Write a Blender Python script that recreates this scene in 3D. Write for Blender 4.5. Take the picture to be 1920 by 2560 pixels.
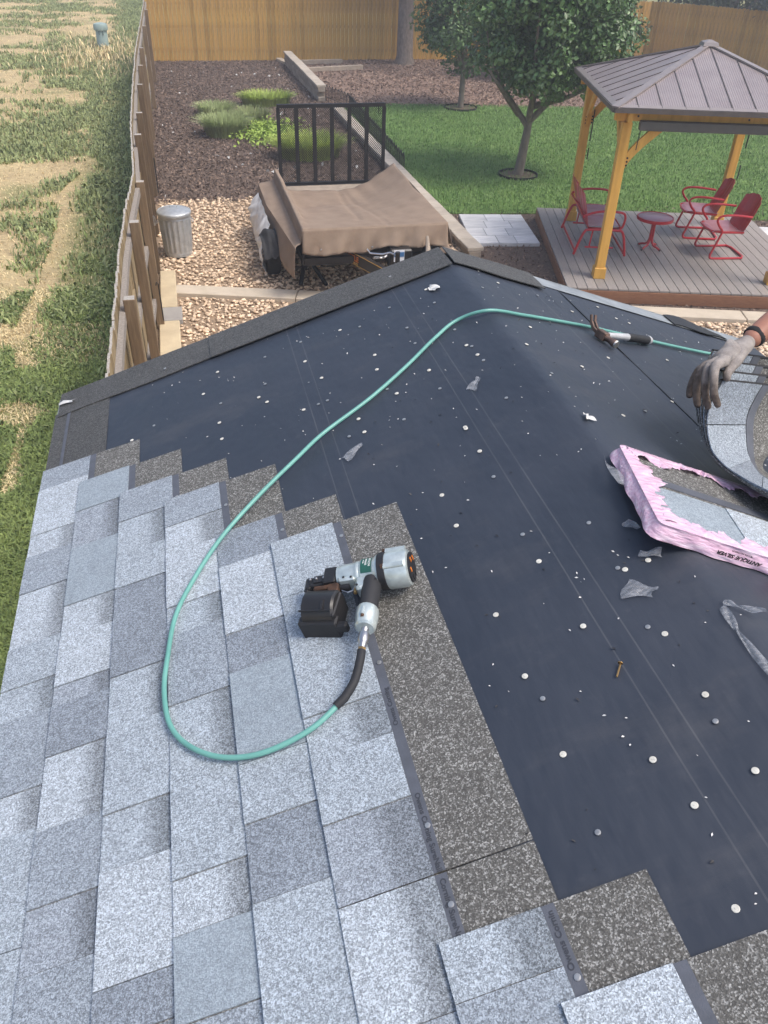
import bpy, bmesh, math, random
import numpy as np
from mathutils import Vector, Matrix
R = math.radians
random.seed(7); rng = np.random.default_rng(7)
sc = bpy.context.scene
col = sc.collection
for o in list(bpy.data.objects): bpy.data.objects.remove(o)

# ------------------------------------------------------------------ camera
PITCH, ROLL, YAW = R(36.8), R(1.843), R(13.995)
fwd = Vector((math.sin(YAW)*math.cos(PITCH), math.cos(YAW)*math.cos(PITCH), -math.sin(PITCH)))
r0 = Vector((math.cos(YAW), -math.sin(YAW), 0)); u0 = r0.cross(fwd)
right = r0*math.cos(ROLL)+u0*math.sin(ROLL); up = right.cross(fwd)
cam = bpy.data.cameras.new('camera'); cam_o = bpy.data.objects.new('camera', cam); col.objects.link(cam_o)
mw = Matrix((right, up, -fwd)).transposed().to_4x4(); mw.translation = (0, 0, 4.3); cam_o.matrix_world = mw
cam.sensor_fit = 'VERTICAL'; cam.sensor_height = 24; cam.lens = 2016.7/2560*24; cam.clip_start = .02; cam.clip_end = 600
sc.camera = cam_o
# ------------------------------------------------------------------ sky, sun, exposure
SUN_DIR = Vector((0.42, -0.30, 0.86)).normalized()
world = bpy.data.worlds.new('World'); sc.world = world; world.use_nodes = True
wn = world.node_tree; wn.nodes.clear()
sky = wn.nodes.new('ShaderNodeTexSky'); sky.sky_type = 'NISHITA'; sky.sun_disc = False
sky.sun_elevation = math.asin(SUN_DIR.z); sky.sun_rotation = math.atan2(SUN_DIR.x, SUN_DIR.y)
sky.air_density = 1.0; sky.dust_density = 4.0; sky.ozone_density = 1.0
bg = wn.nodes.new('ShaderNodeBackground'); bg.inputs[1].default_value = .15
wo = wn.nodes.new('ShaderNodeOutputWorld')
wn.links.new(sky.outputs[0], bg.inputs[0]); wn.links.new(bg.outputs[0], wo.inputs[0])
sun = bpy.data.lights.new('sun', 'SUN'); sun.energy = 1.4; sun.angle = R(22); sun.color = (1, .95, .88)
sun_o = bpy.data.objects.new('sun', sun); col.objects.link(sun_o)
sun_o.rotation_euler = SUN_DIR.to_track_quat('Z', 'Y').to_euler()
vs = sc.view_settings
vs.view_transform = 'Standard'; vs.look = 'None'; vs.gamma = 1; vs.use_curve_mapping = False; vs.exposure = .6

# ------------------------------------------------------------------ materials
MATS = {}
def rgb(c): return (c[0], c[1], c[2], 1)
class NT:
    def __init__(s, name):
        s.m = bpy.data.materials.new(name); s.m.use_nodes = True; s.t = s.m.node_tree
        s.b = s.t.nodes['Principled BSDF']; MATS[name] = s.m
    def n(s, typ, **k):
        x = s.t.nodes.new(typ)
        for a, v in k.items():
            if a.startswith('i_'): x.inputs[a[2:].replace('_', ' ')].default_value = v
            else: setattr(x, a, v)
        return x
    def l(s, a, b): s.t.links.new(a, b)
    def coord(s, kind='pos', scale=(1, 1, 1), rot=(0, 0, 0)):
        if kind == 'pos': o = s.n('ShaderNodeNewGeometry').outputs['Position']
        else: o = s.n('ShaderNodeTexCoord').outputs['Object']
        mp = s.n('ShaderNodeMapping'); mp.inputs['Scale'].default_value = scale; mp.inputs['Rotation'].default_value = rot
        s.l(o, mp.inputs['Vector']); return mp.outputs[0]
    def noise(s, vec, scale, detail=4, rough=.55):
        x = s.n('ShaderNodeTexNoise'); x.inputs['Scale'].default_value = scale; x.inputs['Detail'].default_value = detail
        x.inputs['Roughness'].default_value = rough; s.l(vec, x.inputs['Vector']); return x.outputs['Fac']
    def vor(s, vec, scale):
        x = s.n('ShaderNodeTexVoronoi'); x.inputs['Scale'].default_value = scale; s.l(vec, x.inputs['Vector']); return x
    def ramp(s, fac, stops, interp='LINEAR'):
        x = s.n('ShaderNodeValToRGB'); e = x.color_ramp.elements; x.color_ramp.interpolation = interp
        while len(e) < len(stops): e.new(.5)
        for i, (p, c) in enumerate(stops):
            e[i].position = p; e[i].color = rgb(c) if len(c) == 3 else c
        s.l(fac, x.inputs[0]); return x.outputs[0]
    def mix(s, f, a, b, mode='MIX'):
        x = s.n('ShaderNodeMix', data_type='RGBA', blend_type=mode)
        if isinstance(f, (int, float)): x.inputs[0].default_value = f
        else: s.l(f, x.inputs[0])
        for i, v in ((6, a), (7, b)):
            if isinstance(v, tuple): x.inputs[i].default_value = rgb(v)
            else: s.l(v, x.inputs[i])
        return x.outputs[2]
    def math(s, op, a, b=None, clamp=False):
        x = s.n('ShaderNodeMath', operation=op, use_clamp=clamp)
        for i, v in ((0, a), (1, b)):
            if v is None: continue
            if isinstance(v, (int, float)): x.inputs[i].default_value = v
            else: s.l(v, x.inputs[i])
        return x.outputs[0]
    def bump(s, h, strength=.3, dist=.01):
        x = s.n('ShaderNodeBump'); x.inputs['Strength'].default_value = strength; x.inputs['Distance'].default_value = dist
        s.l(h, x.inputs['Height']); s.l(x.outputs[0], s.b.inputs['Normal'])
    def hsv(s, c, val):
        x = s.n('ShaderNodeHueSaturation'); s.l(c, x.inputs['Color']); s.l(val, x.inputs['Value']); return x.outputs[0]
    def rnd(s, lo, hi, island=False):
        o = s.n('ShaderNodeNewGeometry').outputs['Random Per Island'] if island else s.n('ShaderNodeObjectInfo').outputs['Random']
        x = s.n('ShaderNodeMapRange'); x.inputs[3].default_value = lo; x.inputs[4].default_value = hi; s.l(o, x.inputs[0]); return x.outputs[0]
    def out(s, c, rough=.7, metal=0, spec=None):
        if isinstance(c, tuple): s.b.inputs['Base Color'].default_value = rgb(c)
        else: s.l(c, s.b.inputs['Base Color'])
        if isinstance(rough, (int, float)): s.b.inputs['Roughness'].default_value = rough
        else: s.l(rough, s.b.inputs['Roughness'])
        s.b.inputs['Metallic'].default_value = metal
        if spec is not None: s.b.inputs['Specular IOR Level'].default_value = spec
        return s.m

def simple(name, c1, c2=None, scale=8, rough=.6, metal=0, bump=0, bscale=None, bdist=.01, stretch=(1, 1, 1), objrand=0, island=0, coord='pos', detail=4, spec=None):
    t = NT(name); v = t.coord(coord, stretch)
    c2 = c2 or tuple(x*.75 for x in c1)
    n = t.noise(v, scale, detail); c = t.ramp(n, [(.3, c2), (.7, c1)])
    if objrand: c = t.hsv(c, t.rnd(1-objrand, 1+objrand))
    if island: c = t.hsv(c, t.rnd(1-island, 1+island, True))
    if bump: t.bump(t.noise(v, bscale or scale*4, 5), bump, bdist)
    return t.out(c, rough, metal, spec)

def granule(name, dark, mid, light, band=None, sc_=400, pos=(.18, .5, .85)):
    """ceramic granules: cells of three colours; band = colour of the darker printed strip near the next course"""
    t = NT(name); v = t.coord('pos')
    a = t.vor(v, sc_); b = t.vor(v, sc_*.55)
    sa = t.n('ShaderNodeSeparateColor'); t.l(a.outputs['Color'], sa.inputs[0])
    sb = t.n('ShaderNodeSeparateColor'); t.l(b.outputs['Color'], sb.inputs[0])
    f = t.math('ADD', t.math('MULTIPLY', sa.outputs[0], .65), t.math('MULTIPLY', sb.outputs[0], .35))
    c = t.ramp(f, [(pos[0], dark), (pos[1], mid), (pos[2], light)])
    big = t.math('ADD', t.math('MULTIPLY', t.noise(v, 8, 3), .5), t.math('MULTIPLY', t.noise(v, 42, 4, .65), .6)); c = t.hsv(c, t.math('ADD', t.math('MULTIPLY', big, .55), .70))
    if band:
        d = tuple(x*.5 for x in band); l_ = tuple(min(1, x*1.7) for x in band)
        cb = t.ramp(f, [(.18, d), (.5, band), (.85, l_)])
        tc = t.n('ShaderNodeTexCoord'); sx = t.n('ShaderNodeSeparateXYZ'); t.l(tc.outputs['Object'], sx.inputs[0])
        nn = t.math('MULTIPLY', t.math('SUBTRACT', t.noise(v, 60, 3), .5), .02)
        m_ = t.n('ShaderNodeMapRange'); m_.inputs[1].default_value = .082; m_.inputs[2].default_value = .118
        t.l(t.math('ADD', sx.outputs[0], nn), m_.inputs[0])
        c = t.mix(m_.outputs[0], c, cb)
    t.bump(t.math('ADD', sa.outputs[1], a.outputs['Distance']), .6, .0012)
    t.out(c, .62, 0, .35); return t.m

def gtone(name, mid, band=None, lo=.58, hi=1.62, sc_=500, **k):
    granule(name, tuple(x*lo for x in mid), mid, tuple(min(.9, x*hi) for x in mid), band and tuple(x*band for x in mid), sc_, **k)
gtone('granule_silver', (.395, .44, .48)); gtone('granule_silver_band', (.39, .435, .475), .58)
gtone('granule_pale', (.325, .37, .41)); gtone('granule_pale_band', (.335, .38, .42), .6)
gtone('granule_mid', (.265, .302, .34)); gtone('granule_mid_band', (.285, .32, .36), .62)
gtone('granule_steel', (.285, .335, .375), lo=.75, hi=1.3); gtone('granule_dark', (.215, .245, .28), lo=.6, hi=1.7)
granule('granule_headlap', (.068, .066, .06), (.125, .122, .112), (.42, .42, .40), sc_=430, pos=(.15, .6, .95))
granule('granule_charcoal', (.035, .036, .037), (.066, .067, .066), (.14, .14, .135), sc_=480)
simple('shingle_back', (.03, .03, .032), (.02, .02, .022), 40, .8)
simple('nail_strip', (.10, .11, .135), (.075, .083, .10), 30, .65, bump=.2, bscale=500)
simple('strip_ink', (.04, .045, .058), (.035, .04, .05), 60, .7)

def underlay():
    t = NT('underlayment'); v = t.coord('pos')
    n = t.noise(v, 3, 5); c = t.ramp(n, [(.3, (.025, .032, .046)), (.7, (.035, .043, .060))])
    d = t.noise(v, 26, 6, .7); c = t.mix(t.ramp(d, [(.60, (0, 0, 0)), (.75, (.22, .22, .22))]), c, (.09, .095, .105))
    sf_ = t.noise(t.coord('pos', (1, 2.6, 1), (0, 0, .6)), 3.2, 7, .72); c = t.mix(t.ramp(sf_, [(.52, (0, 0, 0)), (.72, (.30, .30, .30))]), c, (.085, .085, .09))
    # printed guide lines at fixed distances from the ridge (object x = slope distance)
    tc = t.n('ShaderNodeTexCoord'); sx = t.n('ShaderNodeSeparateXYZ'); t.l(tc.outputs['Object'], sx.inputs[0])
    tot = None
    for s0 in (.905, .945, 1.322, 1.366, 1.60+.235):
        e = t.math('LESS_THAN', t.math('ABSOLUTE', t.math('SUBTRACT', sx.outputs[0], s0)), .0016)
        tot = e if tot is None else t.math('MAXIMUM', tot, e)
    tot = t.math('MULTIPLY', tot, t.math('MULTIPLY', t.noise(v, 5, 3), .30))
    c = t.mix(tot, c, (.22, .22, .22))
    w = t.noise(t.coord('pos', (1, .5, 1)), 7, 3); f = t.noise(v, 900, 2)
    t.bump(t.math('ADD', t.math('ADD', w, t.math('MULTIPLY', t.noise(t.coord('pos', (1, .25, 1), (0, 0, .3)), 22, 3), .18)), t.math('MULTIPLY', f, .02)), .5, .02)
    r = t.ramp(n, [(.3, (.42, .42, .42)), (.7, (.55, .55, .55))])
    t.out(c, r, 0, .5)
underlay()
simple('galvanised', (.58, .60, .60), (.44, .46, .47), 14, .45, .55, .1, 60)
simple('drip_metal', (.45, .48, .49), (.28, .30, .31), 9, .5, .5, .15, 40)
simple('siding', (.30, .28, .25), (.24, .22, .2), 5, .7)
simple('osb', (.30, .21, .12), (.2, .14, .08), 30, .8)
simple('cap_plastic', (.70, .69, .62), (.5, .48, .42), 60, .5)
simple('cap_metal', (.55, .55, .53), (.35, .35, .34), 60, .35, .7)
simple('scrap_white', (.7, .7, .68), (.5, .5, .48), 40, .6)
def clear_film():
    t = NT('clear_film'); n = t.noise(t.coord('pos', (1, 3, 1)), 60, 4)
    c = t.ramp(n, [(.35, (.25, .27, .3)), (.65, (.6, .62, .65))]); t.bump(n, .5, .004); t.out(c, .18, 0, .6)
    t.b.inputs['Alpha'].default_value = .26
clear_film()
simple('gun_aluminium', (.66, .73, .71), (.44, .50, .49), 42, .30, .5, .12, 120, .003)
simple('gun_black', (.022, .022, .024), (.014, .014, .016), 20, .5, 0, .2, 160, .003)
simple('gun_drum', (.03, .029, .03), (.014, .014, .015), 14, .38, 0, .15, 60, .003)
simple('gun_rubber', (.025, .026, .03), (.018, .019, .022), 40, .7)
simple('gun_rust', (.12, .065, .04), (.05, .03, .022), 60, .7, .3)
simple('gun_label', (.02, .10, .075), (.016, .085, .065), 40, .4)
simple('steel', (.55, .55, .56), (.4, .4, .41), 40, .3, .9, .1, 120, .002)
simple('brass', (.6, .38, .16), (.45, .28, .11), 30, .35, .9)
simple('print_white', (.75, .77, .75), (.62, .64, .62), 90, .6)
simple('hose_teal', (.17, .42, .36), (.12, .33, .285), 10, .38, 0, .15, 60, .002)
simple('hammer_steel', (.26, .17, .13), (.13, .085, .065), 40, .5, .7, .3, 90, .003)
simple('hammer_fibre', (.55, .56, .57), (.42, .43, .44), 30, .4)
simple('hammer_face', (.55, .54, .52), (.4, .39, .37), 40, .35, .85)
def pinkwrap():
    t = NT('pink_film'); v = t.coord('obj', (2, 12, 12)); n = t.noise(v, 9, 5, .6)
    c = t.ramp(n, [(.28, (.70, .41, .57)), (.5, (.82, .56, .71)), (.70, (.92, .77, .87))])
    t.bump(t.noise(t.coord('obj', (5, 22, 22)), 6, 4), .6, .008); t.out(c, .14, 0, .7)
    t.b.inputs['Alpha'].default_value = .82
pinkwrap()
simple('red_film', (.6, .02, .09), (.5, .015, .07), 20, .35)
simple('print_black', (.02, .02, .022), (.03, .03, .032), 50, .6)
simple('glove_knit', (.30, .27, .25), (.16, .14, .125), 38, .9, 0, .6, 420, .002)
simple('glove_dirty', (.17, .135, .112), (.085, .066, .055), 60, .85, 0, .5, 420, .002)
def glove():
    t = NT('glove'); v = t.coord('pos'); n = t.noise(v, 38, 4); k = t.ramp(n, [(.3, (.24, .215, .20)), (.7, (.38, .345, .32))])
    d = t.ramp(t.noise(v, 60, 4), [(.3, (.085, .066, .055)), (.7, (.17, .135, .112))])
    sx = t.n('ShaderNodeSeparateXYZ'); t.l(v, sx.inputs[0]); h = t.math('ADD', sx.outputs[2], t.math('MULTIPLY', sx.outputs[0], .25))
    h = t.math('ADD', h, t.math('MULTIPLY', t.math('SUBTRACT', t.noise(v, 30, 5, .65), .5), .09)); mr = t.n('ShaderNodeMapRange'); mr.inputs[1].default_value = 3.735; mr.inputs[2].default_value = 3.665
    t.l(h, mr.inputs[0]); c = t.mix(mr.outputs[0], k, d)
    t.bump(t.math('ADD', t.noise(v, 420, 3), t.math('MULTIPLY', t.noise(v, 70, 4), 1.2)), .6, .004); t.out(c, .88, 0, .2)
glove()
simple('cuff_band', (.02, .02, .022), (.015, .015, .016), 60, .9)
simple('skin', (.42, .20, .135), (.36, .165, .11), 25, .5)
simple('shirt', (.12, .15, .2), (.09, .11, .15), 12, .9)
simple('jeans', (.05, .07, .12), (.04, .05, .09), 12, .9)
simple('hair', (.03, .02, .015), (.02, .014, .01), 60, .7)
# yard
def picket_mat(name, a, b, c_):
    t = NT(name); v = t.coord('obj', (9, 9, .8)); n = t.noise(v, 6, 6, .6)
    c = t.ramp(n, [(.25, c_), (.5, b), (.75, a)])
    k = t.n('ShaderNodeObjectInfo').outputs['Random']
    c = t.mix(t.math('MULTIPLY', t.ramp(k, [(.3, (0, 0, 0)), (1, (1, 1, 1))]), .55), c, c_)
    c = t.hsv(c, t.rnd(.68, 1.32)); t.bump(t.noise(t.coord('obj', (60, 60, 2)), 5, 4), .3, .004); t.out(c, .75, 0, .2)
picket_mat('picket_cedar', (.76, .45, .105), (.56, .325, .078), (.25, .15, .055))
picket_mat('picket_side', (.42, .32, .18), (.30, .225, .125), (.20, .16, .10))
picket_mat('post_wood', (.27, .195, .115), (.19, .13, .078), (.13, .095, .06))
simple('end_grain', (.46, .43, .38), (.30, .27, .23), 60, .9, 0, .5, 120)
simple('weathered_rail', (.33, .30, .27), (.22, .195, .17), 60, .9, 0, .4, 90)
simple('gazebo_wood', (.78, .45, .095), (.56, .30, .055), 14, .5, 0, .15, 40, .004, (1, 1, .12), detail=6)
simple('fascia_wood', (.30, .145, .075), (.22, .10, .055), 10, .6, 0, .2, 40, .004, (1, 1, 4))
simple('dark_bolt', (.03, .022, .018), (.02, .015, .012), 30, .5, .4)
def decking():
    t = NT('composite_deck'); v = t.coord('obj', (14, 1.2, 14)); n = t.noise(v, 9, 5)
    c = t.ramp(n, [(.3, (.245, .215, .195)), (.7, (.335, .305, .28))]); c = t.hsv(c, t.rnd(.9, 1.1))
    t.bump(t.noise(t.coord('obj', (120, 3, 1)), 4, 3), .25, .002); t.out(c, .55, 0, .35)
decking()
def metalroof(name, a, b, axis):
    t = NT(name); v = t.coord('pos'); n = t.noise(v, 3, 3); c = t.ramp(n, [(.3, a), (.7, b)])
    w = t.n('ShaderNodeTexWave'); w.bands_direction = 'X'; w.inputs['Scale'].default_value = 11
    t.l(t.coord('obj'), w.inputs['Vector']); t.bump(w.outputs['Fac'], .5, .006); c = t.hsv(c, t.rnd(.95, 1.05)); t.out(c, .33, .25, .5)
metalroof('roof_metal', (.29, .24, .235), (.35, .30, .29), 'X')
simple('roof_trim', (.34, .295, .275), (.29, .25, .235), 8, .38, .3)
simple('roof_edge', (.12, .105, .10), (.09, .08, .075), 8, .45, .2)
simple('shade_box', (.105, .105, .10), (.085, .085, .082), 8, .45)
simple('black_metal', (.016, .016, .017), (.01, .01, .011), 20, .5, .2)
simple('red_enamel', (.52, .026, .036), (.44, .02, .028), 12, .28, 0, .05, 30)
simple('red_enamel_pale_reflect', (.46, .24, .28), (.38, .15, .18), 9, .3)  # paler pinkish red: the tabletop's reflection is painted into this colour
simple('canvas_cover', (.29, .215, .155), (.235, .17, .122), 5, .85, 0, .25, 40, .01)
simple('white_tarp', (.84, .83, .80), (.68, .67, .64), 6, .55, 0, .3, 14, .02)
simple('black_cloth', (.03, .03, .032), (.018, .018, .02), 12, .8, 0, .4, 30)
simple('tyre', (.022, .022, .022), (.015, .015, .015), 20, .85)
simple('trailer_black', (.015, .015, .016), (.01, .01, .011), 12, .35)
simple('orange_print', (.75, .22, .03), (.65, .18, .02), 30, .5)
simple('yellow_print', (.80, .50, .14), (.72, .42, .1), 30, .5)
simple('sticker_white', (.75, .77, .8), (.65, .67, .7), 30, .4)
simple('sticker_blue', (.05, .16, .35), (.04, .13, .3), 30, .4)
simple('concrete', (.60, .52, .41), (.50, .43, .33), 5, .9, 0, .3, 80, .006)
simple('slab_tan', (.60, .50, .33), (.47, .38, .25), 4, .9, 0, .3, 60, .006, objrand=.08)
simple('slab_grey', (.36, .34, .31), (.30, .28, .26), 5, .9, 0, .3, 60, .006)
simple('wall_block', (.40, .345, .275), (.26, .215, .17), 7, .95, 0, .9, 26, .02, objrand=.15)
simple('wall_cap', (.50, .44, .36), (.40, .345, .28), 6, .9, 0, .4, 40, .01, objrand=.1)
simple('paver', (.76, .75, .73), (.54, .54, .54), 3.5, .85, 0, .3, 60, .005, (1, 4, 1), objrand=.12)
simple('timber', (.40, .33, .26), (.28, .23, .18), 8, .9, 0, .3, 40)
simple('river_rock', (.80, .64, .47), (.60, .43, .28), 14, .8, 0, .2, 60, .004, island=.38)
simple('gravel_base', (.42, .31, .21), (.22, .155, .10), 45, .95, 0, .8, 60, .02)
simple('mulch_base', (.18, .13, .10), (.10, .07, .054), 26, .95, 0, .9, 60, .03)
simple('mulch_chip', (.26, .19, .147), (.145, .103, .08), 12, .9, 0, 0, island=.55)
simple('rear_mulch', (.30, .205, .155), (.16, .105, .08), 14, .95, 0, .8, 50, .03)
simple('rear_chip', (.36, .26, .2), (.22, .15, .11), 12, .9, 0, 0, island=.5)
def lawn_mat():
    t = NT('lawn'); v = t.coord('pos'); a = t.noise(v, .55, 4); b = t.noise(v, 22, 5, .7)
    c = t.ramp(a, [(.3, (.085, .17, .035)), (.62, (.135, .235, .055)), (.8, (.19, .27, .085))])
    c = t.mix(t.ramp(t.noise(v, 1.7, 5, .65), [(.50, (0, 0, 0)), (.72, (.5, .5, .5))]), c, (.24, .29, .10))
    c = t.mix(.40, c, t.ramp(b, [(.3, (.05, .105, .025)), (.7, (.17, .27, .075))]))
    t.bump(t.noise(v, 60, 4), .8, .03); t.out(c, .8, 0, .2)
lawn_mat()
simple('lawn_blade', (.19, .305, .085), (.11, .21, .05), 2.2, .6, island=.35)
def field_mat():
    t = NT('field_soil'); v = t.coord('pos'); a = t.noise(v, .9, 5, .6); b = t.noise(t.coord('pos', (1, 2.2, 1)), 6, 6, .7); g = t.noise(v, .5, 4)
    c = t.ramp(a, [(.35, (.40, .30, .17)), (.55, (.54, .43, .235)), (.7, (.66, .55, .30))])
    c = t.mix(.5, c, t.ramp(b, [(.3, (.34, .24, .14)), (.5, (.60, .47, .27)), (.7, (.82, .68, .37))]))
    c = t.mix(t.ramp(g, [(.50, (0, 0, 0)), (.66, (.6, .6, .6))]), c, (.19, .22, .085))
    sx = t.n('ShaderNodeSeparateXYZ'); t.l(v, sx.inputs[0]); mr = t.n('ShaderNodeMapRange'); mr.inputs[1].default_value = -2.1; mr.inputs[2].default_value = -1.6
    nr = t.math('MULTIPLY', t.math('SUBTRACT', 10.0, sx.outputs[1], True), 1.3)
    t.l(t.math('ADD', t.math('ADD', sx.outputs[0], nr), t.math('MULTIPLY', t.math('SUBTRACT', a, .5), 1.4)), mr.inputs[0])
    c = t.mix(t.math('MULTIPLY', mr.outputs[0], .8), c, t.ramp(b, [(.3, (.14, .17, .055)), (.7, (.27, .29, .11))]))
    t.bump(b, .9, .05); t.out(c, .95, 0, .1)
field_mat()
simple('weed_leaf', (.27, .335, .10), (.15, .205, .06), 1.1, .7, island=.4)
simple('weed_far', (.33, .37, .15), (.22, .265, .10), 1.1, .7, island=.35)
simple('straw', (.80, .67, .38), (.58, .46, .25), 2, .8, island=.35)
simple('ornamental_grass', (.46, .55, .11), (.30, .40, .08), 2, .6, island=.3)
simple('ornamental_pale', (.42, .48, .21), (.26, .33, .13), 2, .6, island=.3)
simple('ground_cover', (.36, .48, .08), (.22, .34, .05), 3, .6, island=.3)
def leafmat(name, a, b, rough=.38):
    t = NT(name); v = t.coord('pos'); c = t.ramp(t.noise(v, 2.2, 3), [(.3, b), (.7, a)])
    c = t.hsv(c, t.rnd(.6, 1.45, True)); t.out(c, rough, 0, .5)
leafmat('pear_leaf', (.125, .21, .062), (.065, .14, .042))
leafmat('pear_leaf_far', (.13, .205, .07), (.075, .14, .048), .5)
leafmat('shrub_leaf', (.11, .16, .04), (.06, .10, .025), .5)
leafmat('dark_leaf', (.06, .10, .042), (.035, .062, .028), .6)
leafmat('spruce_needle', (.075, .105, .10), (.04, .06, .06), .7)
simple('pear_bark', (.24, .20, .155), (.14, .115, .09), 16, .9, 0, .6, 50, .01, (1, 1, .3))
simple('spruce_bark', (.26, .215, .18), (.15, .12, .10), 14, .95, 0, .9, 30, .03, (1, 1, .5))
simple('tree_mulch', (.20, .14, .09), (.1, .07, .045), 30, .95, 0, .8, 60)
simple('pedestal_green', (.33, .43, .40), (.28, .37, .35), 8, .5)
simple('pedestal_dark', (.16, .22, .21), (.13, .18, .17), 8, .5)
simple('cord', (.02, .02, .02), None, 8, .7)
simple('far_roof', (.2, .19, .19), (.16, .15, .15), 6, .8)

def haze_mat():
    t = NT('haze_air'); t.t.nodes.remove(t.b); v = t.n('ShaderNodeVolumePrincipled'); v.inputs['Color'].default_value = (.93, .95, 1, 1)
    v.inputs['Density'].default_value = .0044; v.inputs['Anisotropy'].default_value = .2
    t.l(v.outputs[0], t.t.nodes['Material Output'].inputs['Volume'])
haze_mat()
# ------------------------------------------------------------------ mesh helpers
W = {}          # world matrices of empties and parts
class MB:
    def __init__(s): s.v = []; s.f = []; s.mi = []; s.cur = 0
    def add(s, vs, fs, M=None):
        n = len(s.v); s.v += [(M @ Vector(p)) if M else Vector(p) for p in vs]
        s.f += [tuple(i+n for i in f) for f in fs]; s.mi += [s.cur]*len(fs); return s
    def box(s, c, d, M=None):
        x, y, z = d[0]/2, d[1]/2, d[2]/2
        vs = [(c[0]+i*x, c[1]+j*y, c[2]+k*z) for i in (-1, 1) for j in (-1, 1) for k in (-1, 1)]
        return s.add(vs, [(0, 1, 3, 2), (4, 6, 7, 5), (0, 4, 5, 1), (2, 3, 7, 6), (0, 2, 6, 4), (1, 5, 7, 3)], M)
    def bar(s, a, b, w, h, upv=(0, 0, 1), M=None):
        a, b = Vector(a), Vector(b); d = b-a; L = d.length; d.normalize(); u = Vector(upv)
        if abs(d.dot(u)) > .98: u = Vector((1, 0, 0))
        x = d.cross(u).normalized(); z = x.cross(d).normalized()
        m_ = Matrix((x, d, z)).transposed().to_4x4(); m_.translation = (a+b)/2
        return s.box((0, 0, 0), (w, L, h), (M @ m_) if M else m_)
    def tube(s, pts, r, n=8, cap=True, closed=False, M=None):
        pts = [Vector(p) for p in pts]; k = len(pts); rs = r if isinstance(r, (list, tuple)) else [r]*k
        t0 = (pts[1]-pts[0]).normalized(); u = Vector((0, 0, 1)) if abs(t0.z) < .9 else Vector((1, 0, 0))
        x = t0.cross(u).normalized(); vs = []; fs = []
        for i, p in enumerate(pts):
            if closed: t = (pts[(i+1) % k]-pts[i-1]).normalized()
            else: t = (pts[min(i+1, k-1)]-pts[max(i-1, 0)]).normalized()
            x = (x-t*x.dot(t)).normalized(); y = t.cross(x)
            for j in range(n):
                a = 2*math.pi*j/n; vs.append(p+(x*math.cos(a)+y*math.sin(a))*rs[i])
        for i in range(k if closed else k-1):
            for j in range(n):
                i2 = (i+1) % k; fs.append((i*n+j, i*n+(j+1) % n, i2*n+(j+1) % n, i2*n+j))
        if cap and not closed: fs += [tuple(range(n))[::-1], tuple((k-1)*n+j for j in range(n))]
        return s.add(vs, fs, M)
    def lathe(s, prof, n=20, M=None, cap=True):
        vs = []; fs = []
        for r, z in prof:
            for j in range(n): a = 2*math.pi*j/n; vs.append((r*math.cos(a), r*math.sin(a), z))
        k = len(prof)
        for i in range(k-1):
            for j in range(n): fs.append((i*n+j, i*n+(j+1) % n, (i+1)*n+(j+1) % n, (i+1)*n+j))
        if cap: fs += [tuple(range(n))[::-1], tuple((k-1)*n+j for j in range(n))]
        return s.add(vs, fs, M)
    def prism(s, poly, z0, z1, M=None):
        n = len(poly); vs = [(x, y, z0) for x, y in poly]+[(x, y, z1) for x, y in poly]
        fs = [tuple(range(n))[::-1], tuple(range(n, 2*n))]+[(i, (i+1) % n, n+(i+1) % n, n+i) for i in range(n)]
        return s.add(vs, fs, M)
    def grid(s, fn, nu, nv, M=None, thick=0, dirn=None):
        vs = [Vector(fn(i/nu, j/nv)) for j in range(nv+1) for i in range(nu+1)]
        fs = [(j*(nu+1)+i, j*(nu+1)+i+1, (j+1)*(nu+1)+i+1, (j+1)*(nu+1)+i) for j in range(nv) for i in range(nu)]
        if thick:
            n = len(vs); nr = [Vector() for _ in vs]
            for f in fs:
                q = (vs[f[1]]-vs[f[0]]).cross(vs[f[3]]-vs[f[0]])
                for i in f: nr[i] += q
            lo = [p-(q.normalized() if q.length else Vector((0, 0, 1)))*thick for p, q in zip(vs, nr)]
            fs = fs+[tuple(i+n for i in f[::-1]) for f in fs]
            edge = [i for i in range(nu+1)]+[j*(nu+1)+nu for j in range(1, nv+1)]+[nv*(nu+1)+i for i in range(nu-1, -1, -1)]+[j*(nu+1) for j in range(nv-1, 0, -1)]
            for a, b in zip(edge, edge[1:]+edge[:1]): fs.append((b, a, a+n, b+n))
            vs = vs+lo
        return s.add(vs, fs, M)
    def mesh(s, name, mats, bevel=0, smooth=False):
        me = bpy.data.meshes.new(name); me.from_pydata([tuple(p) for p in s.v], [], s.f)
        mats = mats if isinstance(mats, (list, tuple)) else [mats]
        for m_ in mats: me.materials.append(MATS[m_])
        if len(mats) > 1: me.polygons.foreach_set('material_index', s.mi)
        bm = bmesh.new(); bm.from_mesh(me)
        bmesh.ops.recalc_face_normals(bm, faces=bm.faces)
        if bevel: bmesh.ops.bevel(bm, geom=[e for e in bm.edges if len(e.link_faces) == 2 and e.calc_face_angle(0) > .5], offset=bevel, segments=1, affect='EDGES', clamp_overlap=True)
        bm.to_mesh(me); bm.free()
        if smooth:
            me.polygons.foreach_set('use_smooth', [True]*len(me.polygons))
            try: me.set_sharp_from_angle(angle=R(40))
            except Exception: pass
        me.update(); return me
    def build(s, name, mats, parent=None, frame=None, bevel=0, smooth=False):
        if frame is None:      # verts are in world space: put the origin in the middle
            c = Vector((0, 0, 0))
            for k in range(3):
                q = [p[k] for p in s.v]; c[k] = (min(q)+max(q))/2
            s.v = [p-c for p in s.v]; frame = Matrix.Translation(c)
        return inst(name, s.mesh(name, mats, bevel, smooth), parent, frame)
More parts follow.
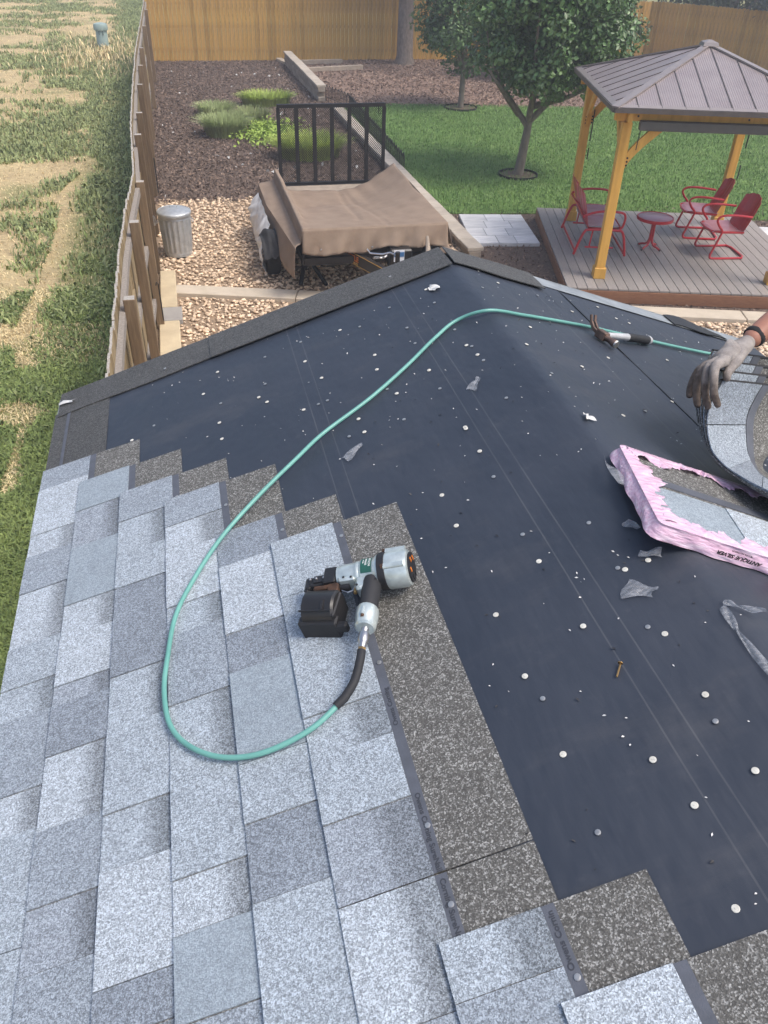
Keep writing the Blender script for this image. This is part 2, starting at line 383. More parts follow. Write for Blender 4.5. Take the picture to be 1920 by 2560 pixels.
def inst(name, me, parent, frame):
    o = bpy.data.objects.new(name, me); col.objects.link(o); W[o] = frame.copy()
    if parent is not None: o.parent = parent; o.matrix_local = W[parent].inverted() @ frame
    else: o.matrix_world = frame
    return o
def tag(o, label=None, cat=None, group=None, kind=None):
    if label: o['label'] = label
    if cat: o['category'] = cat
    if group: o['group'] = group
    if kind: o['kind'] = kind
    return o
def thing(name, label, cat, frame, group=None):
    if not isinstance(frame, Matrix): frame = Matrix.Translation(frame)
    o = bpy.data.objects.new(name, None); col.objects.link(o); o.empty_display_size = .1
    o.matrix_world = frame; W[o] = frame.copy(); return tag(o, label, cat, group)
def FR(x, y, z, loc):
    m_ = Matrix((Vector(x).normalized(), Vector(y).normalized(), Vector(z).normalized())).transposed().to_4x4(); m_.translation = loc; return m_
def RZ(a, loc=(0, 0, 0)):
    m_ = Matrix.Rotation(a, 4, 'Z'); m_.translation = loc; return m_
def copy_tree(o, parent, frame, **tags):
    def rec(src, par, fr):
        c = src.copy(); col.objects.link(c); W[c] = fr; c.parent = par
        if par is not None: c.matrix_local = W[par].inverted() @ fr
        else: c.matrix_world = fr
        for ch in list(src.children):
            if ch in W: rec(ch, c, fr @ W[src].inverted() @ W[ch])
        return c
    c = rec(o, parent, frame); tag(c, **tags); return c
def np_obj(name, V, F, mat, parent=None, kind=None, smooth=False):
    V = np.asarray(V, np.float32).reshape(-1, 3); F = np.asarray(F, np.int32); m_, k = F.shape
    me = bpy.data.meshes.new(name); me.vertices.add(len(V)); me.vertices.foreach_set('co', V.ravel())
    me.loops.add(m_*k); me.loops.foreach_set('vertex_index', F.ravel()); me.polygons.add(m_)
    me.polygons.foreach_set('loop_start', np.arange(0, m_*k, k, dtype=np.int32)); me.materials.append(MATS[mat])
    if smooth: me.polygons.foreach_set('use_smooth', np.ones(m_, bool))
    me.update(calc_edges=True); me.validate()
    o = inst(name, me, parent, Matrix.Identity(4))
    if kind: o['kind'] = kind
    return o
def text_mesh(name, txt, size, mat, parent, frame, depth=.0004, bold=0, align='LEFT', sx=1):
    cu = bpy.data.curves.new(name, 'FONT'); cu.body = txt; cu.size = size; cu.extrude = depth; cu.offset = bold
    cu.align_x = align; cu.align_y = 'CENTER'; cu.resolution_u = 3
    ob = bpy.data.objects.new(name+'_src', cu); col.objects.link(ob)
    dg = bpy.context.evaluated_depsgraph_get(); me = bpy.data.meshes.new_from_object(ob.evaluated_get(dg))
    bpy.data.objects.remove(ob); bpy.data.curves.remove(cu); me.name = name
    if sx != 1: me.transform(Matrix.Diagonal((sx, 1, 1, 1)))
    me.materials.clear(); me.materials.append(MATS[mat]); return inst(name, me, parent, frame)
def catmull(P, k=8):
    out = []
    for i in range(len(P)-1):
        p0, p1, p2, p3 = P[max(i-1, 0)], P[i], P[i+1], P[min(i+2, len(P)-1)]
        for j in range(k):
            t = j/k; out.append(.5*((2*p1)+(-p0+p2)*t+(2*p0-5*p1+4*p2-p3)*t*t+(-p0+3*p1-3*p2+p3)*t**3))
    return out+[P[-1]]
def vnoise(x, y, seed=0, scale=1.0):
    g = np.random.default_rng(seed).random((64, 64)); x = np.asarray(x)*scale; y = np.asarray(y)*scale
    xi = np.floor(x).astype(int); yi = np.floor(y).astype(int); fx = x-xi; fy = y-yi; fx = fx*fx*(3-2*fx); fy = fy*fy*(3-2*fy)
    G = lambda a, b: g[a % 64, b % 64]
    return (G(xi, yi)*(1-fx)+G(xi+1, yi)*fx)*(1-fy)+(G(xi, yi+1)*(1-fx)+G(xi+1, yi+1)*fx)*fy
def blades(P, h, w, lean=.5, seed=0):
    """one bent blade (2 quads) per base point"""
    g = np.random.default_rng(seed); n = len(P); a = g.random(n)*2*np.pi; h = h*(.5+g.random(n)); w = w*(.6+.8*g.random(n))
    d = np.c_[np.cos(a), np.sin(a), 0*a]; b = np.c_[-np.sin(a), np.cos(a), 0*a]; ln = lean*g.random(n)
    m1 = P+d*(ln*h*.35)[:, None]+np.c_[0*a, 0*a, h*.6]; m2 = P+d*(ln*h)[:, None]+np.c_[0*a, 0*a, h*(1-.35*ln)]
    V = np.stack([P-b*w[:, None]/2, P+b*w[:, None]/2, m1+b*w[:, None]*.42, m1-b*w[:, None]*.42, m2+b*w[:, None]*.12, m2-b*w[:, None]*.12], 1)
    o = np.arange(n)[:, None]*6; F = np.concatenate([o+np.array([0, 1, 2, 3]), o+np.array([3, 2, 4, 5])]); return V.reshape(-1, 3), F
def leaves(P, N, size, seed=0, asp=.6):
    """folded leaf quads at P facing about N"""
    g = np.random.default_rng(seed); n = len(P); N = N+g.normal(0, .75, (n, 3)); N /= np.linalg.norm(N, axis=1)[:, None]+1e-9
    T = np.cross(N, g.normal(0, 1, (n, 3))); T /= np.linalg.norm(T, axis=1)[:, None]+1e-9; B = np.cross(N, T); s_ = (size*(.6+.8*g.random(n)))[:, None]
    V = np.stack([P-T*s_*.5, P+B*s_*asp*.5+N*s_*.12, P+T*s_*.5, P-B*s_*asp*.5+N*s_*.12], 1)
    o = np.arange(n)[:, None]*4; F = np.concatenate([o+np.array([0, 1, 2]), o+np.array([0, 2, 3])]); return V.reshape(-1, 3), F

# ================================================================== GROUND
def sheet(name, poly, z, mat, kind='structure'):
    b = MB(); n = len(poly); b.add([(x, y, z) for x, y in poly]+[(x, y, z-.05) for x, y in poly], [tuple(range(n))]+[(i, n+i, n+(i+1) % n, (i+1) % n) for i in range(n)])
    return tag(b.build(name, mat), kind=kind)
sheet('ground', [(-300, -200), (300, -200), (300, 400), (-300, 400)], -.03, 'field_soil')
sheet('gravel_bed', [(-.62, -4), (12, -4), (12, 7.4), (4.3, 9.72), (4.3, 15.35), (-.62, 15.5)], -.012, 'gravel_base')
sheet('mulch_bed', [(-.66, 15.42), (4.2, 15.3), (4.0, 24.3), (3.8, 31.7), (-.66, 31.7)], -.006, 'mulch_base')
sheet('rear_mulch_bed', [(3.9, 23.2), (12, 22.4), (22, 20), (22, 27), (17.4, 33), (3.7, 31.8)], -.004, 'rear_mulch')
sheet('mulch_border', [(4.25, 9.78), (13, 7.2), (13, 13.6), (4.25, 14.05)], -.003, 'mulch_base')
sheet('lawn', [(4.3, 14.0), (4.9, 13.85), (6.1, 13.72), (12.5, 12.2), (16, 11.3), (18, 21), (11.1, 22.9), (8.2, 23.3), (5.6, 23.85), (4.35, 23.3)], .012, 'lawn')

# ---- concrete mow strip, cast in lengths
strip_dir = Vector((7.77, -2.25, 0)).normalized()
path = thing('concrete_path', None, None, (-.32, 11.07, 0)); path['kind'] = 'structure'
Lp = [0, 1.7, 3.4, 5.1, 6.1, 7.75, 9.5]
for a, b in zip(Lp, Lp[1:]):
    p0 = Vector((-.32, 11.07, .01))+strip_dir*(a+.006); p1 = Vector((-.32, 11.07, .01))+strip_dir*(b-.006)
    MB().bar(p0, p1, .30, .07).build('slab', 'concrete', path, bevel=.008)
# ---- stepping slabs along the fence
for i, (y0, y1, x0, x1, mt, lb) in enumerate([(10.42, 11.75, -.50, -.285, 'slab_tan', 'long tan concrete slab beside the side fence, farthest of the row'),
        (9.98, 10.40, -.52, -.23, 'slab_grey', 'grey concrete slab between two tan slabs beside the side fence'),
        (9.0, 9.96, -.52, -.27, 'slab_tan', 'tan concrete slab beside the side fence, cut off by the roof edge')]):
    tag(MB().box(((x0+x1)/2, (y0+y1)/2, .02), (x1-x0, y1-y0, .07)).build('concrete_slab', mt, bevel=.01), lb, 'slab', 'slabs along the side fence')

# ---- river rock
def rocks(n, region, size, seed, zbase=0.0):
    g = np.random.default_rng(seed); out = []
    while sum(map(len, out)) < n:
        p = np.c_[g.uniform(region[0], region[1], n), g.uniform(region[2], region[3], n)]; out.append(p[region[4](p[:, 0], p[:, 1])])
    p = np.concatenate(out)[:n]
    bm = bmesh.new(); bmesh.ops.create_icosphere(bm, subdivisions=1, radius=1); bv = np.array([v.co[:] for v in bm.verts]); bf = np.array([[v.index for v in f.verts] for f in bm.faces]); bm.free()
    k = len(bv); s = size*(.45+.9*g.random(n)**1.6); a = g.random(n)*6.28
    sc3 = np.c_[s*(.8+.6*g.random(n)), s*(.6+.4*g.random(n)), s*(.35+.3*g.random(n))]
    V = bv[None]*sc3[:, None, :]*(1+g.normal(0, .13, (n, k, 1))); til = g.normal(0, .35, n)
    V = np.stack([V[..., 0], V[..., 1]*np.cos(til)[:, None]-V[..., 2]*np.sin(til)[:, None], V[..., 1]*np.sin(til)[:, None]+V[..., 2]*np.cos(til)[:, None]], -1)
    X = V[..., 0]*np.cos(a)[:, None]-V[..., 1]*np.sin(a)[:, None]+p[:, :1]; Y = V[..., 0]*np.sin(a)[:, None]+V[..., 1]*np.cos(a)[:, None]+p[:, 1:]
    Z = V[..., 2]+zbase+(s*.3+g.random(n)*.015)[:, None]
    return np.stack([X, Y, Z], -1).reshape(-1, 3), (bf[None]+(np.arange(n)*k)[:, None, None]).reshape(-1, 3)
def onstrip(x, y): d = (x+.32)*2.25/8.09+(y-11.07)*7.77/8.09; return d
reg = (-.5, 4.25, 8.4, 15.55, lambda x, y: (np.abs(onstrip(x, y)) > .19) & ~((x < -.25) & (y < 11.8)) & (y < 15.35+.2*vnoise(x, y, 3, 2.2)))
V, F = rocks(12500, reg, .029, 1, -.01); o = np_obj('river_rock', V, F, 'river_rock', kind='stuff'); o['label'] = 'tan river rock around the trailer'; o['category'] = 'gravel'
reg = (5.2, 9.2, 6.6, 9.4, lambda x, y: onstrip(x, y) < -.2)
V, F = rocks(4600, reg, .029, 2, -.01); o = np_obj('river_rock', V, F, 'river_rock', kind='stuff'); o['label'] = 'tan river rock in front of the deck'; o['category'] = 'gravel'
# ---- bark chips
def chips(n, test, box_, size, seed, z):
    g = np.random.default_rng(seed); p = np.c_[g.uniform(box_[0], box_[1], n), g.uniform(box_[2], box_[3], n)]; p = p[test(p[:, 0], p[:, 1])]; n = len(p)
    P = np.c_[p, z+g.random(n)*.02]; N = np.c_[g.normal(0, .35, n), g.normal(0, .35, n), np.ones(n)]
    return leaves(P, N, size, seed, .35)
V, F = chips(34000, lambda x, y: x < 4.1, (-.62, 4.1, 15.2, 31.6), .07, 5, 0); o = np_obj('bark_mulch', V, F, 'mulch_chip', kind='stuff'); tag(o, 'dark bark mulch between the side fence and the block wall', 'mulch')
V, F = chips(9000, lambda x, y: (onstrip(x, y) > .2) & (y < 13.8), (4.3, 10.5, 8, 14), .055, 6, 0); o = np_obj('bark_mulch', V, F, 'mulch_chip', kind='stuff'); tag(o, 'dark bark mulch around the deck', 'mulch')
V, F = chips(22000, lambda x, y: (y > 23.8-.17*(x-4)) & (y < 33-.2*np.maximum(0, x-15)), (4.1, 18, 21.5, 31.6), .10, 7, 0); o = np_obj('bark_mulch', V, F, 'rear_chip', kind='stuff'); tag(o, 'reddish bark mulch under the trees by the rear fence', 'mulch')
g = np.random.default_rng(9); p = np.c_[g.uniform(-.4, 3.8, 90), g.uniform(15.4, 30, 90)**1.0, np.full(90, .02)]
V, F = leaves(p, np.tile([0, 0, 1.], (90, 1)), .09, 3, .7); o = np_obj('stray_pebble', V, F, 'scrap_white', kind='stuff'); tag(o, 'pale pebbles strewn over the dark mulch', 'pebbles')
# ---- lawn blades
n = 90000; g = np.random.default_rng(11); x = g.uniform(4.35, 15, n); y = g.uniform(12.2, 23.6, n)
ok = (y > 13.85-.245*np.maximum(0, x-5.2)) & (y < 23.9-.19*(x-5.2)) & (y < 23.3+(x-4.3)*.5)
P = np.c_[x, y, np.full(n, .01)][ok]; V, F = blades(P, .045, .012, .9, 12); o = np_obj('lawn_grass', V, F, 'lawn_blade', kind='stuff'); tag(o, 'short green lawn behind the deck', 'grass')

# ---- field weeds and straw
def field_green(x, y):
    edge = -1.75-.25*(vnoise(x, y, 21, .5)-.5)*2-.012*np.maximum(0, y-8)
    strip = np.clip((x-edge)*3+.3, 0, 1)*(.25+.75*np.clip((vnoise(x, y, 22, 1.3)-.22)*6, 0, 1))
    patch = np.clip((vnoise(x, y, 23, .62)*.5+vnoise(x, y, 24, 1.6)*.3+vnoise(x, y, 26, 4)*.2-.40)*6, 0, 1)*(x < edge-.3*(y < 18))
    near = np.clip((9.0-y+1.5*vnoise(x, y, 27, .9)), 0, 1)*np.clip((vnoise(x, y, 25, 1.5)-.18)*6, 0, 1)
    return np.clip(strip+patch+near, 0, 1)
n = 700000; g = np.random.default_rng(31); x = -.72-10*g.random(n)**1.7; y = 3+54*g.random(n)**1.9; m2 = 170000; x[:m2] = g.uniform(-3.3, -.74, m2); y[:m2] = g.uniform(3, 11.5, m2)
d = field_green(x, y); keep = g.random(n) < d*np.where(y < 9, .85, .55); yb = y+g.normal(0, 2.2, n); P = np.c_[x, y, np.full(n, -.03)][keep & (yb < 14)]
V, F = blades(P, .06, .016, 1.5, 32); o = np_obj('field_weeds', V, F, 'weed_leaf', kind='stuff'); tag(o, 'low green weeds along the outside of the side fence', 'weeds')
P = np.c_[x, y, np.full(n, -.03)][keep & (yb >= 14)]; V, F = blades(P, .10, .03, 1.3, 33); o = np_obj('field_weeds', V, F, 'weed_far', kind='stuff'); tag(o, 'bushy green weeds farther out in the dry field', 'weeds')
sel = (g.random(n) < (1-d)*.20+d*np.where(y < 9, .008, .03)) & ~keep
P = np.c_[x, y, np.full(n, -.03)][sel]; V, F = blades(P, .035, .011, 2.2, 34); o = np_obj('dry_straw', V, F, 'straw', kind='stuff'); tag(o, 'dry straw between the weeds in the field', 'straw')
# tall pale grass round the pedestal
n = 1700; P = np.c_[g.normal(-2.2, .9, n), g.normal(33.5, 2.4, n), np.full(n, -.03)]; P = P[P[:, 0] < -.8]
V, F = blades(P, .2, .03, .9, 35); o = np_obj('tall_dry_grass', V, F, 'straw', kind='stuff'); tag(o, 'tall dry grass around the utility pedestal', 'grass')

# ================================================================== SHED ROOF
MS = (3.25-2.753)/(0.931+0.556); NL = math.sqrt(1+MS*MS)
PX, PZ, YF, YN = .931, 3.25, 2.95, -1.5
exL = Vector((1, 0, MS)).normalized(); ezL = Vector((-MS, 0, 1)).normalized(); ey = Vector((0, 1, 0))
exR = Vector((1, 0, -MS)).normalized(); ezR = Vector((MS, 0, 1)).normalized()
SL = (PX+.556)*NL      # slope length
def FL(s, y, h): p = Vector((-.556, y, 2.753))+exL*s+ezL*h; return FR(exL, ey, ezL, p)
def FRt(s, y, h): p = Vector((PX, y, PZ))+exR*s+ezR*h; return FR(exR, ey, ezR, p)
shed = thing('shed', 'shed with a half shingled low gable roof in the foreground', 'shed', (PX, .7, 0))
for (cx, cy, dx, dy) in [(-.38, .72, .10, 4.2), (2.24, .72, .10, 4.2)]: MB().box((cx, cy, 1.36), (dx, dy, 2.72-.08)).build('wall', 'siding', shed)
for cy in (2.77, -1.33):
    b = MB(); b.prism([(-.32, .04), (2.18, .04), (2.18, 2.66), (PX, 3.08), (-.32, 2.66)], 0, .1, FR((1, 0, 0), (0, 0, 1), (0, -1, 0), (0, cy+.05, 0))); b.build('wall', 'siding', shed)
yc = (YF+YN)/2; LY = YF-YN-.02
for fr, s0 in ((FL(SL/2, yc, -.012), 0), (FRt(SL/2, yc, -.012), 0)): MB().box((0, 0, 0), (SL-.012, LY-.02, .018)).build('roof_sheathing', 'osb', shed, fr)
for s_, fx in ((1, FL(SL/2, YF-.035, -.075)), (2, FRt(SL/2, YF-.035, -.075))): MB().box((0, 0, 0), (SL-.03, .02, .10)).build('fascia', 'siding', shed, fx)
# underlayment: left sheet wraps over the ridge and laps onto the right sheet
b = MB(); pr_ = []
SW = SL+.495
def uw(u, v):
    s = u*SW; y = YN+.01+v*(YF-YN-.02)
    h = .002+.0011*math.sin(y*7+s*9)+.0009*math.sin(y*17-s*5)
    if s < SL-.02: q = FL(s, y, h).translation
    elif s < SL+.02:
        t = (s-SL+.02)/.04; q = FL(SL-.02, y, h).translation.lerp(FRt(.02, y, h).translation, t); q.z += .0022*math.sin(math.pi*t)
    else: q = FRt(s-SL, y, h).translation
    return q
us = [0, .1, .2, .3, .4, .5, .6, .68, .72, .735]+[ (SL-.02)/SW, (SL-.01)/SW, SL/SW, (SL+.01)/SW, (SL+.02)/SW, .8, .85, .9, .95, 1]; us = sorted(set(us))
vs_ = [Vector(uw(u, j/48)) for j in range(49) for u in us]; nu = len(us)
fs_ = [(j*nu+i, j*nu+i+1, (j+1)*nu+i+1, (j+1)*nu+i) for j in range(48) for i in range(nu-1)]
b.add([FL(0, 0, 0).inverted() @ q for q in vs_], fs_)
b.build('underlayment', 'underlayment', shed, FL(0, 0, 0), smooth=True)
# thin dark lip where the wrap ends
MB().grid(lambda u, v: (.40+u*(SL-.40), YN+.012+v*(YF-YN-.024), .0006*math.sin(v*40+u*11)), 8, 48).build('underlayment', 'underlayment', shed, FRt(0, 0, .0012), smooth=True)
b = MB()
for j in range(40):
    y0 = YN+.01+j*(YF-YN-.03)/40; b.box((.494+.001*math.sin(j*1.7), y0+.056, .0035), (.004, .1125, .003))
b.build('lap_edge', 'gun_black', shed, FRt(0, 0, 0))
# rake and eave starter strips
def strip(name, mat, s0, s1, y0, y1, h, side='L', th=.0035, bow=0, nseg=10):
    fr = FL(s0, y0, h) if side == 'L' else FRt(s0, y0, h)
    b = MB(); b.grid(lambda u, v: (u*(s1-s0), v*(y1-y0)+(bow*math.sin(u*9+s0*5) if v < .5 else 0), th+.001*math.sin(u*7+v*3+s0)), nseg, 2, thick=th)
    return b.build(name, mat, shed, fr, smooth=False)
strip('starter_strip', 'granule_charcoal', -.012, .205, .2, 2.825, .002)
strip('starter_strip', 'granule_charcoal', .0, .66, 2.795, 2.972, .006, bow=.002)
strip('starter_strip', 'granule_charcoal', .61, SL-.004, 2.79, 2.972, .010, bow=.003, nseg=14)
strip('starter_strip', 'granule_charcoal', .0, .40, 2.80, 2.972, .010, 'R', bow=.003)
# sealant line on the eave starter
MB().box((0, 0, 0), (.012, .5, .0012)).build('sealant_line', 'nail_strip', shed, FL(.045, 2.57, .0072))
# drip edges
for fr, L in ((FL(-.006, .73, -.006), 4.43),): 
    MB().box((0, 0, -.02), (.006, L, .055)).build('drip_edge', 'drip_metal', shed, fr)
b = MB(); b.grid(lambda u, v: (.36+u*(SL-.38), 2.865+v*.095, .004+.0016*math.sin(u*30)*v), 24, 2, thick=.001); b.box(((SL+.36)/2, 2.962, -.02), (SL-.38, .004, .05)); b.build('drip_edge', 'drip_metal', shed, FRt(0, 0, .002), smooth=True)
MB().grid(lambda u, v: (1.08+u*.30, 2.86+v*.10+.01*math.sin(u*9), .009+.008*math.sin(u*5)*v), 10, 3, thick=.002).build('drip_edge', 'gun_black', shed, FRt(0, 0, .002))
MB().bar((.0, 2.962, -.02), (SL-.01, 2.962, -.02), .004, .05).build('drip_edge', 'drip_metal', shed, FL(0, 0, .0))

# ---- shingles
EXPO, SH, TH = .143, .337, .003
def hb(x): return .001+.016*(1-x/SH)     # underside height above the deck at distance x from the butt
TILT = .016/SH
TABS = ['granule_silver_band', 'granule_pale', 'granule_pale_band', 'granule_mid', 'granule_mid_band', 'granule_silver', 'granule_steel', 'granule_dark', 'granule_pale']
MESHC = {}
def tabmesh(w, th, mat):
    key = (round(w, 2), th, mat)
    if key not in MESHC:
        w = key[0]; MESHC[key] = MB().box((.0825, 0, th/2), (.165, w-.0022, th)).mesh('tab', mat)
    return MESHC[key]
def shingle(k, y1, L, text=None, strip_on=True):
    s0 = -.008+EXPO*k
    base = FL(s0, y1-L/2, 0); tilt = Matrix.Rotation(math.atan(TILT), 4, 'Y'); base = base @ Matrix.Translation((0, 0, hb(0))) @ tilt
    sh = MB().box((SH/2, 0, TH/2), (SH, L-.003, TH)).mesh('shingle', ['granule_headlap'])
    o = inst('shingle', sh, shed, base)
    y = -L/2; tooth = random.random() < .5
    while y < L/2-.02:
        w = random.choice([.14, .16, .18, .21, .24]) if tooth else random.choice([.10, .12, .15, .18])
        w = min(w, L/2-y)
        if L/2-(y+w) < .06: w = L/2-y
        mt = random.choice(['granule_silver', 'granule_pale', 'granule_steel', 'granule_mid', 'granule_pale', 'granule_silver', 'granule_dark']) if tooth else random.choice(['granule_silver_band', 'granule_pale_band', 'granule_mid_band', 'granule_pale_band', 'granule_mid', 'granule_dark'])
        inst('tab', tabmesh(w, .0034 if tooth else .0009, mt), o, base @ Matrix.Translation((0, y+w/2, TH)))
        y += w; tooth = not tooth
    if strip_on:
        MB().box((.1755, 0, TH+.0005), (.0205, L-.004, .001)).build('nailing_strip', 'nail_strip', o, base)
        for txt, y0, rv in text or []:
            d = 1 if rv else -1
            text_mesh('strip_lettering', txt, .0135, 'strip_ink', o, base @ FR((0, d, 0), (-d, 0, 0), (0, 0, 1), (.1755, y0, TH+.0012)), bold=.0003, sx=1.08)
    return o
ENDS = [2.42, 2.26, 2.11, 1.98, 1.735, 1.61, .55, .415]
FIRST = [.62, .86, .44, .95, .74, .955, 1.0, 1.0]
for k in range(8):
    y = ENDS[k]; first = True
    while y > YN+.05:
        L = FIRST[k] if first else 1.0
        L = min(L, y-YN-.01)
        tx = None
        if k == 5 and first: tx = [('Owens Corning', -.175, True), ('Owens Corning SureNail', -.3265, False), ('Owens Corning SureNail', .12, True)]
        if k == 5 and not first and y > .5: tx = [('Corning SureNail', .49, False)]
        if k == 6 and first: tx = [('Owens Cornin', .400, True)]
        shingle(k, y, L, tx)
        y -= L; first = False

# ---- cap nails through the underlayment
capm = MB().lathe([(.0062, 0), (.0062, .0009), (.0052, .0014), (.002, .0014), (.0018, .002)], 12).mesh('cap_nail', 'cap_plastic')
capd = MB().lathe([(.0052, 0), (.0052, .0011), (.003, .0016)], 10).mesh('cap_nail', 'cap_metal')
CL = [(1.34,2.874),(1.087,2.632),(1.443,2.138),(1.444,2.197),(1.168,2.098),(.883,2.208),(1.451,2.704),(1.145,2.277),(1.034,1.965),(.963,2.208),(1.032,2.042),(.609,2.223),(.43,2.839),(.564,2.555),(.752,2.389),(.988,1.972),(1.284,1.234),(1.148,1.135),(1.283,1.331),(1.155,1.441),(1.156,1.568),(1.293,1.562),(1.295,1.798),(1.147,.963),(1.159,.901),(1.148,.779),(1.281,.71),(1.144,.628),(1.302,.613),(1.42,.788),(1.408,.734),(1.276,.453),(1.416,.63),(1.403,.967),(1.423,.938),(1.295,1.025),(1.421,1.134),(1.432,1.123),(1.484,1.124),(1.426,1.289),(1.296,1.681),(.30,2.43),(.38,2.47)]
for i, (s, y) in enumerate(CL):
    if i < len(CL)-2 and s < .35: continue
    hgt = .0035 if y < 2.79 else .0145
    inst('cap_nail', capm if i % 3 else capd, shed, FL(s, y, hgt))
CR = [(.327,2.707),(.443,2.624),(.003,2.121),(.033,1.928),(.691,2.704),(.747,2.691),(.657,2.452),(.649,2.794),(.722,2.35),(1.013,2.66),(.612,1.995),(.484,1.943),(.302,1.813),(.183,1.741),(.12,2.3),(.25,2.42),(.2,2.05),(.38,2.2),(.05,2.6),(.16,2.72)]
for i, (s, y) in enumerate(CR): inst('cap_nail', capm if i % 3 else capd, shed, FRt(max(s, .03), y, .0038))
for row in (.62, .78, .95, 1.15, 1.29, 1.43):
    y = 2.70-random.random()*.1
    while y > 1.7:
        if row > .48+(2.45-y)*1.0: inst('cap_nail', random.choice((capd, capm)), shed, FL(row+random.gauss(0, .010), y, .0035))
        y -= random.choice((.12, .15, .19, .23))
for (k, y) in [(3, 1.86), (4, 1.66), (5, 1.55), (5, 1.12), (5, .74), (5, .60), (6, .44), (2, 1.99)]:
    inst('cap_nail', capd, shed, FL(-.008+EXPO*k+.178, y, .0132))
# grit, clipped staples and specks nobody could count
n = 280; g = np.random.default_rng(55); s = g.uniform(.35, SL, n); y = g.uniform(.3, 2.78, n); keep = s > .42+(2.4-y)*.45
pts = np.array([FL(a, b_, .0045).translation[:] for a, b_ in zip(s[keep], y[keep])]+[FRt(a, b_, .0055).translation[:] for a, b_ in zip(g.uniform(0, 1.2, 150), g.uniform(1.6, 2.8, 150))])
V, F = leaves(pts, np.tile([0, 0, 3.], (len(pts), 1)), .006, 56, .5); o = np_obj('roof_grit', V, F, 'scrap_white', shed, 'stuff')
n2 = 60; pts = np.array([FL(a, b_, .0045).translation[:] for a, b_ in zip(g.uniform(1.0, SL, n2), g.uniform(.3, 2.7, n2))]+[FRt(a, b_, .0055).translation[:] for a, b_ in zip(g.uniform(0, .9, 60), g.uniform(1.6, 2.8, 60))])
V, F = leaves(pts, np.tile([0, 0, 3.], (len(pts), 1)), .009, 57, .4); np_obj('roof_grit', V, F, 'gun_black', shed, 'stuff')
# scraps of clear film and tape
def scrap(fr, w, l, label, mat='clear_film', seed=0):
    r_ = random.Random(seed); ph = r_.random()*6
    b = MB(); b.grid(lambda u, v: ((u-.5)*w*(.8+.3*math.sin(v*4+ph)), (v-.5)*l+.1*w*math.sin(u*5), .004+.006*abs(math.sin(u*3+ph)*math.cos(v*4+ph))), 5, 6, thick=.0004)
    tag(b.build('film_scrap', mat, None, fr), label, 'plastic scrap', 'bits of clear film on the roof')
def rot(a): return Matrix.Rotation(a, 4, 'Z')
scrap(FL(.985, 1.885, .003) @ rot(-.9), .03, .075, 'clear film scrap by the hose above the stepped shingles', seed=1)
scrap(FL(1.455, 2.665, .003) @ rot(.3), .035, .04, 'crumpled silver film scrap just below the roof peak', 'scrap_white', 2)
scrap(FL(1.385, 1.985, .003) @ rot(-.7), .03, .06, 'small clear film scrap between the hose and the pink bundle', seed=3)
scrap(FRt(.02, 1.66, .006) @ rot(.2), .03, .03, 'tiny torn film scrap near the ridge, above the pink wrapper', 'scrap_white', 4)
scrap(FL(1.43, 1.055, .003) @ rot(.9), .05, .06, 'flat clear film square with a cap nail on the open underlayment', seed=5)
scrap(FL(1.50, 1.23, .003) @ rot(.5), .022, .035, 'narrow film tab left of the pink bundle corner', seed=6)
scrap(FL(1.495, 1.135, .003) @ rot(1.2), .028, .045, 'shiny film scrap tucked under the near edge of the pink wrapper', seed=7)
def tape(P, w, label):
    P = catmull([Vector((a, b_, .004)) for a, b_ in P], 6); n = len(P)-1
    def fn(u, v):
        q = v*n; k = min(int(q), n-1); p = P[k].lerp(P[k+1], q-k); d = (P[k+1]-P[k]).normalized(); sd = Vector((-d.y, d.x, 0)); ww = w*(.75+.35*math.sin(v*11))
        return p+sd*(u-.5)*ww+Vector((0, 0, .002+.004*abs(math.sin(u*3.1+v*9))))
    b = MB(); b.grid(fn, 5, 30, thick=.0004); tag(b.build('film_scrap', 'clear_film', None, FL(0, 0, 0)), label, 'plastic scrap', 'bits of clear film on the roof')
tape([(1.545, .945), (1.540, .90), (1.537, .87), (1.538, .80), (1.534, .727)], .016, 'long clear film strip running down the right edge below the bundle')
tape([(1.550, .952), (1.562, .945), (1.572, .929), (1.592, .912), (1.607, .902)], .014, 'short wisp of clear film at the top of the long strip')
scrap(FL(.035, 2.875, .012) @ rot(1.2), .03, .06, 'white film scrap folded over the eave corner of the roof', 'scrap_white', 10)
def loose_nail(s, y, a, label):
    b = MB(); b.tube([(0, 0, .003), (.03, 0, .003)], .0018, 6); b.lathe([(.005, 0), (.005, .001)], 10, FR((0, 1, 0), (0, 0, 1), (1, 0, 0), (.03, 0, .005)))
    tag(b.build('roofing_nail', 'brass', None, FL(s, y, .004) @ rot(a)), label, 'nail')
loose_nail(1.30, .885, .9, 'loose roofing nail lying on the underlayment between the printed lines')

